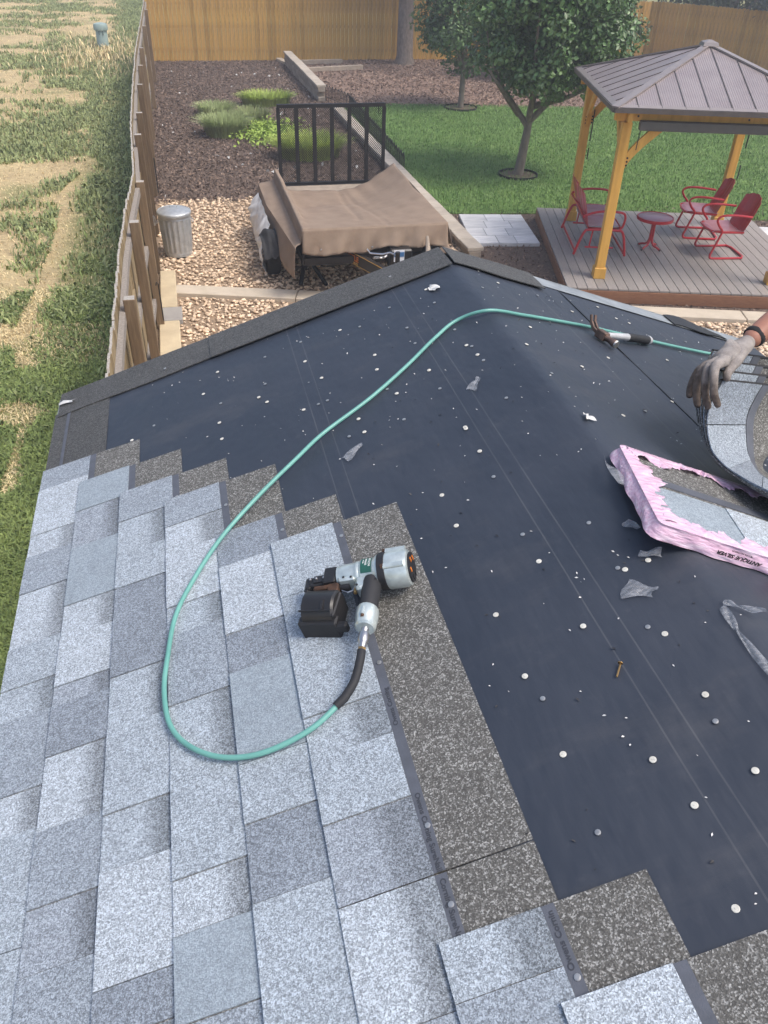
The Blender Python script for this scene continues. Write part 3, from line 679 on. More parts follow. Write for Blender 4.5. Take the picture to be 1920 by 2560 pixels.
# ================================================================== NAIL GUN
gdir = Vector((.230, -.077/1, 0)); gd = (exL*(.230*NL)+ey*(-.077)).normalized(); gyv = ezL.cross(gd); gyv = -gyv if gyv.y > 0 else gyv   # gyv: toward the handle
gzv = gd.cross(gyv); 
if gzv.dot(ezL) < 0: gzv = -gzv
gc = FL(.905, 1.338, .062).translation
GF = FR(gd, ezL.cross(gd), ezL, gc)      # x nose->cap, y away from handle, z off the roof
gun = thing('nail_gun', 'silver pneumatic coil nail gun with black grip lying on the shingles', 'nail gun', GF @ Matrix.Translation((0, 0, -.045)))
AX = Matrix.Rotation(R(90), 4, 'Y')      # lathe axis z -> x
def gl(prof, name, mat, n=28, off=(0, 0, 0), par=gun, sm=True): return MB().lathe(prof, n, Matrix.Translation(off) @ AX).build(name, mat, par, GF, smooth=sm)
body = gl([(.020, -.052), (.027, -.048), (.027, -.040), (.029, -.036), (.030, .006), (.034, .010), (.034, .038), (.039, .044), (.040, .050)], 'body', 'gun_aluminium')
gl([(.036, .0505), (.041, .052), (.041, .066), (.0395, .0665)], 'cap_gasket', 'gun_aluminium')
cap = gl([(.042, .067), (.043, .072), (.043, .108), (.040, .116), (.033, .119)], 'end_cap', 'gun_aluminium')
gl([(.034, .118), (.034, .1225), (.010, .1235)], 'exhaust_plate', 'gun_black')
for a in (.4, 1.5, 2.6, 3.7, 4.8): MB().box((.1235, .022*math.cos(a), .022*math.sin(a)), (.002, .006, .011)).build('exhaust_port', 'orange_print' if a < 3 else 'gun_black', gun, GF)
b = MB()
for j in range(10):
    a0 = R(35)+j*R(11); b.box((.0585, .0425*math.cos(a0), .0425*math.sin(a0)), (.017, .0085, .0035), None)
b = MB(); b.lathe([(.0425, .050), (.0435, .051), (.0435, .066), (.0425, .067)], 28, AX); b.build('band', 'gun_black', gun, GF, smooth=True)
b = MB()
for (yy, zz) in ((-.020, .034), (.030, .030)): b.tube([(.066, yy, zz), (.112, yy, zz)], .0075, 10)
b.build('bolt_boss', 'gun_aluminium', gun, GF, smooth=True)
for (yy, zz) in ((-.020, .036), (.030, .032)): MB().tube([(.060, yy, zz), (.067, yy, zz)], .006, 6).build('cap_bolt', 'gun_rust', gun, GF)
# label wrapped on the body top
b = MB(); r_ = .0346
b.grid(lambda u, v: (.0115+u*.025, r_*math.cos(R(55)+v*R(75)), r_*math.sin(R(55)+v*R(75))), 2, 10, thick=.0004); lab = b.build('maker_plate', 'gun_label', gun, GF, smooth=True)
for txt, x, sz, sx in (('HITACHI', .0315, .0068, 1), ('NV45AB2', .0235, .0056, 1), ('0.5-0.83MPa', .0175, .0026, 1)):
    fr = GF @ FR((0, -1, 0), (1, 0, 0), (0, 0, 1), (x, .0165 if sz > .003 else .012, r_+.0008))
    o = text_mesh('plate_lettering', txt, sz, 'print_white', lab, fr, depth=.0002, bold=.00015, sx=sx)
    me = o.data; inv = GF.inverted() @ fr
    for vv in me.vertices:                     # bend the letters round the barrel
        q = inv @ vv.co; a = math.pi/2-(q.y)/r_; rr = r_+.0004+(q.z-r_-.0008); vv.co = fr.inverted() @ (GF @ Vector((q.x, rr*math.cos(a), rr*math.sin(a))))
# housing web between barrel and grip
b = MB(); b.prism([(-.002, -.020), (.050, -.020), (.052, -.044), (.036, -.050), (.010, -.062), (-.003, -.055)], -.019, .021); b.build('housing', 'gun_aluminium', gun, GF, bevel=.006)
b = MB(); b.prism([(-.046, -.016), (-.004, -.020), (-.004, -.030), (-.042, -.030)], -.012, .022); b.build('front_rib', 'gun_aluminium', gun, GF, bevel=.003)
# grip
hd = Vector((-.04, -1, 0)).normalized(); h0 = Vector((.032, -.040, .002))
def hp(t, z=0): return h0+hd*t+Vector((0, 0, z))
def oval(path, rx, rz, n=18):
    b = MB(); vs = []; k = len(path); sd = hd.cross(Vector((0, 0, 1)))
    for p, q in path:
        for j in range(n): a = 2*math.pi*j/n; vs.append(p+sd*math.cos(a)*rx*q+Vector((0, 0, 1))*math.sin(a)*rz*q)
    fs = [(i*n+j, i*n+(j+1) % n, (i+1)*n+(j+1) % n, (i+1)*n+j) for i in range(k-1) for j in range(n)]+[tuple(range(n))[::-1], tuple((k-1)*n+j for j in range(n))]
    return b.add(vs, fs)
oval([(hp(-.012), .98), (hp(.0), 1.06), (hp(.030), 1.0), (hp(.066), .97), (hp(.072), .93)], .0205, .024).build('grip', 'gun_rubber', gun, GF, smooth=True)
oval([(hp(.0705), .98), (hp(.074), 1.05), (hp(.098), 1.05), (hp(.102), 1.0), (hp(.118), .96), (hp(.122), .8)], .0235, .026).build('grip_end', 'gun_aluminium', gun, GF, smooth=True)
MB().tube([hp(.082, .025), hp(.104, .026)], .0045, 8).build('end_bolt_boss', 'gun_aluminium', gun, GF, smooth=True)
MB().tube([hp(.104, .026), hp(.109, .025)], .0040, 8).build('end_bolt', 'gun_rust', gun, GF)
cdir = (hd+Vector((-.05, 0, -.12))).normalized(); c0 = hp(.118)
def cp(t): return c0+cdir*t
MB().tube([cp(0), cp(.006), cp(.010), cp(.018)], [.009, .0085, .0075, .0075], 12).build('air_plug', 'steel', gun, GF, smooth=True)
MB().tube([cp(.014), cp(.016), cp(.034), cp(.037), cp(.040), cp(.050)], [.0105, .0115, .0115, .010, .0085, .0080], 14).build('coupler', 'steel', gun, GF, smooth=True)
MB().tube([cp(.050), cp(.052), cp(.060)], [.0088, .0088, .0080], 6).build('hose_ferrule', 'brass', gun, GF)
for (x, y, z) in ((-.030, -.022, .0225), (-.012, -.024, .0225), (.004, -.050, .0215), (.046, -.040, .0215)): MB().lathe([(.0028, 0), (.0028, .0016), (.0012, .002)], 8, Matrix.Translation((x, y, z))).build('body_screw', 'gun_black', gun, GF)
gl([(.0305, -.004), (.0315, -.002), (.0315, .002), (.0305, .004)], 'barrel_ring', 'gun_aluminium')
# nose, feed mechanism, magazine
b = MB(); b.box((-.065, -.004, .002), (.030, .046, .040)); b.box((-.095, -.010, -.002), (.042, .026, .030)); b.box((-.118, -.010, -.004), (.012, .034, .030)); b.build('nose', 'gun_black', gun, GF, bevel=.003)
MB().box((-.124, -.010, -.004), (.012, .040, .020)).build('contact_foot', 'gun_drum', gun, GF, bevel=.003)
MB().box((-.088, -.008, .0145), (.034, .020, .004)).build('nose_plate', 'gun_drum', gun, GF, bevel=.001)
for x in (-.080, -.098, -.112): MB().lathe([(.003, 0), (.003, .003), (.0015, .004)], 8, Matrix.Translation((x, -.008, .0165))).build('nose_screw', 'steel', gun, GF)
b = MB(); b.tube([(-.060, -.028, .0), (-.020, -.032, .0)], .0095, 10); b.build('feed_piston', 'gun_black', gun, GF, smooth=True)
b = MB(); b.box((-.056, -.038, .0), (.026, .026, .030)); b.box((-.083, -.033, .004), (.040, .012, .022)); b.build('feeder', 'gun_rust', gun, GF, bevel=.003)
DR = Matrix.Translation((-.078, -.083, -.008)) @ Matrix.Rotation(R(-8), 4, 'Z')
b = MB(); b.lathe([(.036, -.040), (.0435, -.036), (.0435, .033), (.039, .038)], 14, DR @ AX); drum = b.build('magazine', 'gun_drum', gun, GF, smooth=True)
b = MB(); b.box((-.002, -.036, -.014), (.092, .026, .052), DR); b.box((.030, -.002, -.004), (.022, .070, .060), DR); b.box((.050, -.040, -.010), (.030, .016, .026), DR); b.build('magazine_door', 'gun_black', gun, GF, bevel=.004)
b = MB(); b.bar((-.04, -.03, .034), (.035, -.03, .034), .003, .004, M=DR); b.bar((.014, -.030, .036), (.014, -.008, .044), .006, .004, M=DR); b.build('door_rib', 'gun_drum', gun, GF)
b = MB(); b.tube([(-.036, -.046, .006), (-.022, -.054, .006), (-.010, -.050, .006), (-.006, -.040, .006)], .0018, 6); b.build('trigger', 'steel', gun, GF, smooth=True)
MB().tube([(-.004, -.032, .004), (-.004, -.058, .004)], .0042, 8).build('trigger_valve', 'brass', gun, GF, smooth=True)

# ================================================================== AIR HOSE
hose = thing('air_hose', 'teal green air hose looping over the shingles and across the roof ridge', 'hose', FL(.6, 1.9, 0))
cend = GF @ cp(.060)
pl = [(.136, 1.011), (.06, .996), (-.004, 1.003), (-.066, 1.034), (-.121, 1.091), (-.153, 1.161), (-.162, 1.255), (-.153, 1.348), (-.131, 1.474), (-.081, 1.582), (-.002, 1.703), (.110, 1.82), (.226, 1.932), (.318, 2.020), (.473, 2.115), (.612, 2.216), (.729, 2.316), (.822, 2.376), (.919, 2.35)]
def onL(x, y, h): return FL((x+.556)*NL, y, h).translation
def onR(x, y, h): return FRt((x-PX)*NL, y, h).translation
HP = []
for x, y in pl:
    s = (x+.556)*NL; h = .031 if y < 1.90 else (.024 if y < 1.98 else (.016 if y < 2.05 else .0105))
    if x > .85: h = .016
    HP.append(onL(x, y, h))
HP += [onR(1.05, 2.385, .011), onR(1.2, 2.43, .0105), onR(1.357, 2.468, .0105), onR(1.55, 2.495, .0105), onR(1.75, 2.525, .0105), onR(1.929, 2.56, .0105), onR(2.07, 2.60, .0105), onR(2.17, 2.60, .0105), onR(2.205, 2.545, .0105), onR(2.16, 2.42, .0105), onR(2.12, 2.2, .0105), onR(2.2, 1.9, .0105), onR(2.44, 1.7, .02)]
sl = [cend-(GF.to_3x3() @ cdir)*.004, cend+(GF.to_3x3() @ cdir)*.022, cend.lerp(onL(.203, 1.048, .034), .62)+Vector((.006, -.004, 0)), onL(.203, 1.048, .034)]
full = catmull([sl[-1]]+HP, 8)
MB().tube(full, .0058, 12).build('tube', 'hose_teal', hose, smooth=True)
MB().tube(catmull(sl, 6)+[HP[0].lerp(sl[-1], .7)], [.0092]*18+[.0096, .0088], 12).build('strain_relief', 'gun_rubber', hose, smooth=True)

# ================================================================== HAMMER
hh = onR(1.345, 2.372, .022); ht = onR(1.63, 2.485, .018)
hx = (ht-hh).normalized(); HFm = FR(hx, ezR.cross(hx), ezR, hh)
ham = thing('hammer', 'claw hammer with grey fibreglass handle lying across the hose', 'hammer', HFm @ Matrix.Translation((0, 0, -.02)))
b = MB(); b.tube([(-.002, -.070, .0), (-.002, -.058, 0), (0, -.050, 0), (0, -.036, 0), (0, -.018, 0)], [.0145, .0150, .0120, .0105, .012], 12)
b.box((0, 0, 0), (.030, .042, .030)); b.build('head', 'hammer_steel', ham, HFm, bevel=.004)
MB().tube([(-.002, -.0735, 0), (-.002, -.069, 0)], [.0125, .0148], 14).build('striking_face', 'hammer_face', ham, HFm)
for sx in (-1, 1):
    b = MB(); P = [(sx*.009, .018, .0), (sx*.010, .040, .006), (sx*.010, .060, .020), (sx*.012, .072, .040)]
    for a, c_ in zip(P, P[1:]): b.bar(a, c_, .012-.003*(a[1] > .03), .010 if a[1] < .05 else .006)
    b.build('claw', 'hammer_steel', ham, HFm)
b = MB(); b.tube([(.010, 0, 0), (.05, 0, .001), (.125, 0, .002), (.15, 0, .002)], [.011, .0105, .0125, .0135], 10); b.build('handle', 'hammer_fibre', ham, HFm, smooth=True)
MB().tube([(.148, 0, .002), (.155, 0, .002), (.20, 0, .002), (.26, 0, .0), (.275, 0, 0)], [.0135, .0155, .0145, .0160, .0150], 12).build('grip', 'gun_rubber', ham, HFm, smooth=True)
MB().tube([(.274, 0, 0), (.280, 0, 0), (.294, 0, 0)], [.0165, .0175, .012], 12).build('butt_cap', 'hammer_fibre', ham, HFm, smooth=True)

# ================================================================== SHINGLE BUNDLE
ba = R(-14); bx = exR*math.cos(ba)+ey*math.sin(ba); by = ezR.cross(bx)
BF = FR(bx, by, ezR, FRt(-.078, 1.142, .004).translation)
bun = thing('shingle_bundle', 'torn pink plastic bundle of grey shingles lying across the ridge', 'shingle bundle', BF)
BL, BW, BH = 1.0, .337, .032
for i in range(14):
    MB().box((BL/2+random.uniform(-.003, .003)+.006, BW/2+random.uniform(-.002, .002),  .003+i*.0021), (BL-.03, BW-.02, .0019)).build('shingle', 'granule_headlap' if i == 13 else 'shingle_back', bun, BF)
topz = .003+13*.0021+.0011
# top shingle: exposure on the near side, strip, headlap beyond
y = .012
xx = .02
for w, mt, th in ((.20, 'granule_steel', .0009), (.19, 'granule_silver', .003), (.15, 'granule_pale', .0009), (.21, 'granule_silver', .003), (.22, 'granule_mid', .0009)):
    MB().box((xx+w/2, .012+.08, topz+th/2), (w-.001, .16, th)).build('tab', mt, bun, BF); xx += w
MB().box((.5, .012+.188, topz+.0006), (.95, .03, .0012)).build('nailing_strip', 'nail_strip', bun, BF)
# wrapper: side skirts and a ragged lip folded over the top
def wob(a, b_=0): return .004*math.sin(a*23+b_*3)+.003*math.sin(a*51+b_*7)
per = [(0, 0), (BL, 0), (BL, BW), (0, BW)]
def rag(t, ph): return .5+.28*math.sin(t*7+ph)+.18*math.sin(t*19+ph*2)+.12*math.sin(t*53+ph)+.1*math.sin(t*131)
def perim(t):      # far edge -> left end -> near edge, with rounded corners; returns point and outward normal
    c = .009; segs = [(Vector((BL, BW, 0)), Vector((c, BW, 0)), Vector((0, 1, 0))), (Vector((0, BW-c, 0)), Vector((0, c, 0)), Vector((-1, 0, 0))), (Vector((c, 0, 0)), Vector((BL, 0, 0)), Vector((0, -1, 0)))]
    Ls = [BL-c, c*1.6, BW-2*c, c*1.6, BL-c]; d = t*sum(Ls)
    for k in range(5):
        if d <= Ls[k] or k == 4:
            f = min(1, d/Ls[k])
            if k % 2 == 0: a, b_, n_ = segs[k//2]; return a.lerp(b_, f), n_
            n_ = (segs[k//2][2]*math.cos(f*math.pi/2)+segs[k//2+1][2]*math.sin(f*math.pi/2)); ctr = Vector((c, BW-c if k == 1 else c, 0)); return ctr+n_*c, n_
        d -= Ls[k]
PL = 2*BL+BW
def wrapfn(u, v):
    p, n_ = perim(u); a = u*PL
    if v < .5:
        t = v/.5; z = t*(BH+.002); o_ = .013*(1-t)+.001+.003*math.sin(t*3.1)+.5*wob(a*1.7, t)*(1-.5*t)
        return p+n_*o_+Vector((0, 0, z))
    t = (v-.5)/.5; left = abs(a-BL-BW/2) < BW/2; d_ = (.042+.020*left+.006*(a < BL))*(.30+.85*rag(a*4, 1.1)+.22*(float(vnoise(a*45, 1.5, 8))-.5)+.10*(float(vnoise(a*150, 4.5, 9))-.5))*t
    z = BH+.002+.004*math.sin(t*2.6)+.003*math.sin(a*40)*t+.0035*math.sin(a*95+t*5)*t+.002*math.sin(a*210+t*9)*t
    return p-n_*(d_-.006*(1-t))+Vector((0, 0, z))
b = MB(); b.grid(wrapfn, 460, 12, thick=.0007)
wr = b.build('wrapper', 'pink_film', bun, BF, smooth=True)
text_mesh('wrapper_lettering', 'ANTIQUE SILVER', .0140, 'print_black', wr, BF @ FR((-1, 0, 0), (0, .25, -1), (0, -1, -.25), (.240, -.0170, .017)), bold=.0004)
text_mesh('wrapper_lettering', 'PLATA ANTIGUA', .0065, 'print_black', wr, BF @ FR((-1, 0, 0), (0, .25, -1), (0, -1, -.25), (.215, -.0130, .0275)))
MB().grid(lambda u, v: (.275+u*.2, -.0165+.006*v-.002*math.sin(v*3), v*.03), 6, 4, thick=.0008).build('red_print', 'red_film', wr, BF)
b = MB(); b.grid(lambda u, v: (-.030+u*.022*(1.2-v)-.012*math.sin(v*3), .19+v*.13, .003+.010*math.sin(v*5)*u), 5, 8, thick=.0005); b.build('torn_film', 'clear_film', bun, BF)

# ================================================================== HELD SHINGLES + PERSON
HELD_EDGE = ((1.262, 1.590, 3.368), (1.209, 1.544, 3.305), (1.188, 1.469, 3.251), (1.186, 1.400, 3.240), (1.196, 1.338, 3.242), (1.210, 1.275, 3.250), (1.258, 1.205, 3.252), (1.43, 1.14, 3.205), (1.72, 1.06, 3.105))
def held(off, label, full_):
    E = [Vector(p) for p in HELD_EDGE]
    Wd = [Vector(p) for p in ((.96, .24, -.29), (.96, .26, -.28), (.93, .34, -.26), (.84, .48, -.28), (.72, .62, -.32), (.60, .70, -.36), (.5, .77, -.36), (.4, .84, -.3), (.33, .88, -.26))]
    E = catmull(E, 5); Wd = catmull(Wd, 5); N = len(E)
    L = [0.0]
    for a, c_ in zip(E, E[1:]): L.append(L[-1]+(c_-a).length)
    def pt(t, w, h):
        q = t*(N-1); i = min(int(q), N-2); f = q-i; p = E[i].lerp(E[i+1], f); d = Wd[i].lerp(Wd[i+1], f).normalized()
        tn = (E[i+1]-E[i]).normalized(); nn = d.cross(tn).normalized()
        if nn.dot(Vector((0, 0, 4.3))-p) < 0: nn = -nn
        return p+d*w+nn*(h+off[0])+Vector(off[1])*(1-t)
    root = thing('roof_shingle', label, 'shingle', pt(.0, .1, 0), 'shingles lifted off the bundle by the gloved hand')
    def ribbon(name, mat, w0, w1, h, t0=0, t1=1, th=.003):
        b = MB(); n = max(3, int(34*(t1-t0))); b.grid(lambda u, v: pt(t0+v*(t1-t0), w0+u*(w1-w0), h), 2, n, thick=th); b.build(name, mat, root, smooth=True)
    ribbon('mat', 'granule_headlap', 0, SH, 0)
    MB().tube([pt(0, SH*k/8, .002) for k in range(9)], .0042, 6).build('cut_edge', 'shingle_back', root)
    ribbon('nailing_strip', 'nail_strip', .170, .202, .0048, th=.001)
    for t0, t1, mt in ((0, .17, 'granule_dark'), (.17, .42, 'granule_mid'), (.42, .62, 'granule_dark'), (.62, .82, 'granule_mid'), (.82, 1, 'granule_dark')) if full_ else ((0, .5, 'granule_mid'), (.5, 1, 'granule_pale')):
        ribbon('tab', mt, -.0005, .162, .0062, t0+.002, t1-.002, .0028)
held((0, (0, 0, 0)), 'front grey shingle drooping from the gloved hand over the pink bundle', True)
held((-.012, (.010, .020, .014)), 'second shingle edge in the stack held by the gloved hand', False)
held((-.022, (.020, .042, .030)), 'third shingle edge in the stack held by the gloved hand', False)

held((-.032, (.030, .064, .046)), 'rearmost shingle edge in the stack held by the gloved hand', False)

# ---- the worker: only the gloved hand and forearm reach into view
def skin(chains, name):
    """skeleton chains [(point, radius), ...] grown into one surface; the first chain's first vertex is the root"""
    vs, es, rs = [], [], []
    idx = {}
    for ch in chains:
        prev = None
        for p, r in ch:
            key = tuple(round(q, 4) for q in p)
            if key not in idx: idx[key] = len(vs); vs.append(p); rs.append(r)
            i = idx[key]
            if prev is not None and prev != i: es.append((prev, i))
            prev = i
    me = bpy.data.meshes.new(name); me.from_pydata(vs, es, []); ob = bpy.data.objects.new(name+'_src', me); col.objects.link(ob)
    md = ob.modifiers.new('s', 'SKIN'); md.use_smooth_shade = True; md.branch_smoothing = .6
    for i, r in enumerate(rs): me.skin_vertices[0].data[i].radius = (r, r)
    me.skin_vertices[0].data[0].use_root = True
    ss = ob.modifiers.new('u', 'SUBSURF'); ss.levels = 2; ss.render_levels = 2
    dg = bpy.context.evaluated_depsgraph_get(); out = bpy.data.meshes.new_from_object(ob.evaluated_get(dg)); out.name = name
    bpy.data.objects.remove(ob); return out, vs
per_ = thing('person', 'worker reaching in from the right in a grey knit glove, holding shingles', 'person', onR(2.2, 1.8, 0))
wr_, el_, sh_ = (1.398, 1.686, 3.432), (1.66, 1.74, 3.56), (2.02, 1.80, 3.80)
ch = [[((2.24, 1.83, 3.22), .16), ((2.22, 1.82, 3.42), .15), ((2.17, 1.81, 3.64), .165), ((2.13, 1.80, 3.80), .14), ((2.10, 1.79, 3.90), .06), ((2.07, 1.77, 3.98), .085), ((2.06, 1.76, 4.08), .095), ((2.06, 1.76, 4.15), .06)],
      [((2.13, 1.80, 3.80), .14), (sh_, .075), ((1.84, 1.77, 3.68), .055), (el_, .045), ((1.53, 1.715, 3.497), .044), ((1.449, 1.699, 3.456), .036), (wr_, .028), ((1.37, 1.672, 3.424), .022)],
      [((2.13, 1.80, 3.80), .14), ((2.24, 1.98, 3.78), .075), ((2.22, 2.10, 3.56), .055), ((2.12, 2.16, 3.36), .045), ((2.06, 2.12, 3.16), .033), ((2.04, 2.10, 3.08), .035)],
      [((2.24, 1.83, 3.22), .16), ((2.14, 1.70, 3.10), .095), ((1.98, 1.52, 2.98), .065), ((2.20, 1.50, 2.89), .055), ((2.40, 1.52, 2.84), .04), ((2.46, 1.52, 2.86), .04)],
      [((2.24, 1.83, 3.22), .16), ((2.22, 1.98, 3.09), .095), ((2.12, 2.16, 2.95), .065), ((2.32, 2.18, 2.86), .055), ((2.50, 2.2, 2.80), .04), ((2.54, 2.2, 2.84), .04)]]
me, sk = skin(ch, 'body')
for m_ in ('skin', 'shirt', 'jeans', 'hair'): me.materials.append(MATS[m_])
for p in me.polygons:
    c = p.center
    if c.z > 4.04 and c.x > 2.03: p.material_index = 3
    elif c.z > 3.86: p.material_index = 0
    elif c.x < 1.9 and c.z > 3.2: p.material_index = 0
    elif c.z < 3.26 and not (c.y > 2.0 and c.z > 3.05): p.material_index = 2
    elif c.z < 3.5 and c.y > 2.02: p.material_index = 0
    else: p.material_index = 1
inst('body', me, per_, Matrix.Identity(4))
# glove: palm + five fingers, one continuous surface
K = [(1.229, 1.586, 3.412), (1.232, 1.613, 3.399), (1.237, 1.638, 3.383), (1.244, 1.659, 3.364)]
pal = (1.298, 1.637, 3.404); pw = (1.356, 1.665, 3.418)
hc = [[(wr_, .0285), (pw, .031), (pal, .031)]]
mids = [(1.262, 1.606, 3.411), (1.264, 1.622, 3.403), (1.266, 1.640, 3.393), (1.270, 1.655, 3.380)]
FN = [[(1.211, 1.553, 3.397), (1.206, 1.530, 3.367), (1.225, 1.521, 3.331)], [(1.208, 1.580, 3.383), (1.203, 1.558, 3.351), (1.214, 1.540, 3.315)],
      [(1.214, 1.616, 3.364), (1.204, 1.594, 3.333), (1.206, 1.572, 3.302)], [(1.225, 1.648, 3.343), (1.214, 1.636, 3.322), (1.211, 1.623, 3.302)]]
for i in range(4): hc.append([(pal, .030), (mids[i], .0155), (K[i], .0135), (FN[i][0], .0112-.0008*(i == 3)), (FN[i][1], .0105-.001*(i == 3)), (FN[i][2], .0088)])
hc.append([(pw, .030), (1.322, 1.628, 3.402), (1.292, 1.606, 3.391), (1.272, 1.588, 3.381), (1.268, 1.572, 3.372)]); hc[-1] = [(pw, .030)]+[(p, r) for p, r in zip(hc[-1][1:], (.018, .0135, .0115, .0095))]
me, _ = skin(hc, 'glove')
me.materials.append(MATS['glove'])
gv = inst('glove', me, per_, Matrix.Identity(4))
ax = (Vector(wr_)-Vector(pw)).normalized()
MB().tube([Vector(wr_)-ax*.008, Vector(wr_)-ax*.004, Vector(wr_)+ax*.006, Vector(wr_)+ax*.009], [.0265, .0290, .0290, .0265], 20).build('cuff_band', 'cuff_band', gv, smooth=True)

# ================================================================== FENCES
def picket_mesh(name, mat, h=1.83, w=.136, dog=.025):
    b = MB(); b.prism([(-w/2, 0), (w/2, 0), (w/2, h-dog), (w/2-dog, h), (-w/2+dog, h), (-w/2, h-dog)], -.009, .009, FR((1, 0, 0), (0, 0, 1), (0, -1, 0), (0, 0, 0)))
    me = b.mesh(name, mat); me.materials.append(MATS['end_grain'])
    for p in me.polygons:
        if p.normal.z > .3: p.material_index = 1
    return me
def fence(name, label, path_, mat, side, start=0, post_every=2.4, posts=None, pm=None):
    f = thing(name, label, 'fence', (path_[0][0], path_[0][1], 0)); me = pm or picket_mesh('picket', mat, w=.136 if mat == 'picket_side' else .130)
    for (a, b_) in zip(path_, path_[1:]):
        a, b_ = Vector((*a, 0)), Vector((*b_, 0)); d = b_-a; L = d.length; d.normalize(); nrm = Vector((-d.y, d.x, 0))*side
        n = max(1, round(L/.14)); ang = math.atan2(d.y, d.x)
        for i in range(n):
            p = a+d*((i+.5)*L/n)+nrm*random.gauss(0, .003)
            m_ = RZ(ang+random.gauss(0, .012), p+Vector((0, 0, random.uniform(-.012, .012)))) @ Matrix.Diagonal((L/n/.14, 1, 1, 1))
            inst('picket', me, f, m_)
        for z in (.35, 1.0, 1.66):
            q = nrm*-.034
            MB().bar(a+q+Vector((0, 0, z)), b_+q+Vector((0, 0, z)), .045, .085).build('rail', 'weathered_rail', f)
    for (x, y, h) in posts or []:
        b = MB(); b.box((x, y, h/2), (.092, .092, h)); o = b.build('post', ['post_wood', 'end_grain'], f, bevel=.004)
        for p in o.data.polygons:
            if p.normal.z > .9: p.material_index = 1
    return f
sp = [(-.64, 3.4), (-.634, 5.2), (-.633, 6.2), (-.638, 7.5), (-.613, 8.7), (-.562, 10), (-.60, 11.2), (-.645, 12.6), (-.68, 16), (-.694, 19.7), (-.66, 24), (-.62, 28.7), (-.62, 31.5)]
sf = fence('side_fence', 'weathered wood fence seen from above between field and yard', sp[::-1], 'picket_side', -1, posts=[(-.535, 6.36, 1.80), (-.52, 8.17, 1.84), (-.50, 9.9, 1.76), (-.535, 11.83, 1.85), (-.545, 13.5, 1.8), (-.56, 15.73, 1.82), (-.58, 17.9, 1.8), (-.58, 20.07, 1.82), (-.55, 23.7, 1.84), (-.53, 27.5, 1.84)])
for (y0, y1, z) in ((6.0, 8.0, .75), (8.3, 10.2, 1.0), (10.3, 11.7, .9)):
    MB().box((-.555, (y0+y1)/2, .8), (.022, .5, 1.45)).build('inner_board', 'picket_side', sf)
b = MB(); b.box((-.478, 11.62, .80), (.012, .05, .12)); b.tube([(-.465, 11.60, .74), (-.455, 11.60, .80), (-.465, 11.60, .86)], .007, 6); b.build('gate_latch', 'steel', sf)
b = MB(); b.tube([(-.455, 9.75, .15), (-.455, 9.75, .62), (-.475, 9.75, .64), (-.485, 9.75, .60)], .008, 6); b.build('drop_rod', 'black_metal', sf)
MB().bar((-.50, 15.86, .02), (-.50, 15.86, .62), .02, .02).build('corner_stake', 'black_metal', sf)
fence('rear_fence', 'tall golden cedar picket fence along the back of the yard', [(-.62, 31.62), (6.5, 31.68), (17.4, 31.75)], 'picket_cedar', -1)
fence('corner_fence', 'cedar picket fence angling toward the viewer behind the gazebo', [(17.45, 31.9), (25.8, 21.4)], 'picket_cedar', -1)

# ================================================================== TRASH CAN
can = thing('trash_can', 'ribbed galvanised metal trash can with lid beside the side fence', 'trash can', (-.215, 12.55, 0))
CF = Matrix.Translation((-.215, 12.55, .02))
b = MB(); n = 72; prof = [(.200, 0), (.200, .02), (.205, .03), (.203, .05), (.208, .10), (.232, .53), (.236, .545), (.232, .56), (.236, .575), (.232, .59), (.240, .62), (.240, .635)]
vs_ = []
for r_, z in prof:
    for j in range(n):
        a = 2*math.pi*j/n; q = r_+(.0055*(1 if math.sin(j*math.pi/2+.3) > 0 else -1) if .08 < z < .54 else 0); vs_.append((q*math.cos(a), q*math.sin(a), z))
b.add(vs_, [(i*n+j, i*n+(j+1) % n, (i+1)*n+(j+1) % n, (i+1)*n+j) for i in range(len(prof)-1) for j in range(n)]+[tuple(range(n))[::-1]])
b.build('can_body', 'galvanised', can, CF)
lid = MB().lathe([(.247, .60), (.249, .605), (.249, .635), (.242, .645), (.225, .650), (.222, .644), (.20, .655), (.12, .672), (.03, .68)], 40).build('lid', 'galvanised', can, CF @ Matrix.Rotation(R(2), 4, 'X'), smooth=True)
MB().tube([(-.05, 0, .672), (-.045, 0, .70), (.045, 0, .70), (.05, 0, .672)], .006, 8).build('lid_handle', 'galvanised', lid, CF)
for sx in (-1, 1): MB().tube([(sx*.238, -.07, .50), (sx*.262, -.06, .475), (sx*.262, .06, .475), (sx*.238, .07, .50)], .006, 8).build('side_handle', 'galvanised', can, CF)

# ================================================================== TRAILER
tr = thing('utility_trailer', 'black utility trailer with mesh ramp standing on the gravel', 'trailer', (2.35, 12, 0))
X0, X1, Y0, Y1, ZB, ZR = 1.41, 3.30, 10.42, 13.86, .55, .90
b = MB()
for x in (X0, X1): b.bar((x, Y0, ZB), (x, Y1, ZB), .05, .10)
for y in (Y0, Y1): b.bar((X0, y, ZB-.001), (X1, y, ZB-.001), .05, .098)
for y in (11, 11.7, 12.4, 13.1): b.bar((X0, y, ZB-.03), (X1, y, ZB-.03), .05, .05)
b.build('frame', 'trailer_black', tr)
MB().box(((X0+X1)/2, (Y0+Y1)/2, ZB+.03), (X1-X0-.06, Y1-Y0-.06, .03)).build('deck', 'timber', tr)
for x in (X0, X1):
    b = MB(); b.bar((x, Y0, ZR), (x, 13.36, ZR), .03, .05)
    for y in (Y0+.03, 11.5, 12.4, 13.33): b.bar((x, y, ZB+.05), (x, y, ZR-.025), .04, .04)
    b.build('side_rail', 'trailer_black', tr)
MB().bar((X0, Y0, ZR-.002), (X1, Y0, ZR-.002), .05, .05).build('front_rail', 'trailer_black', tr)
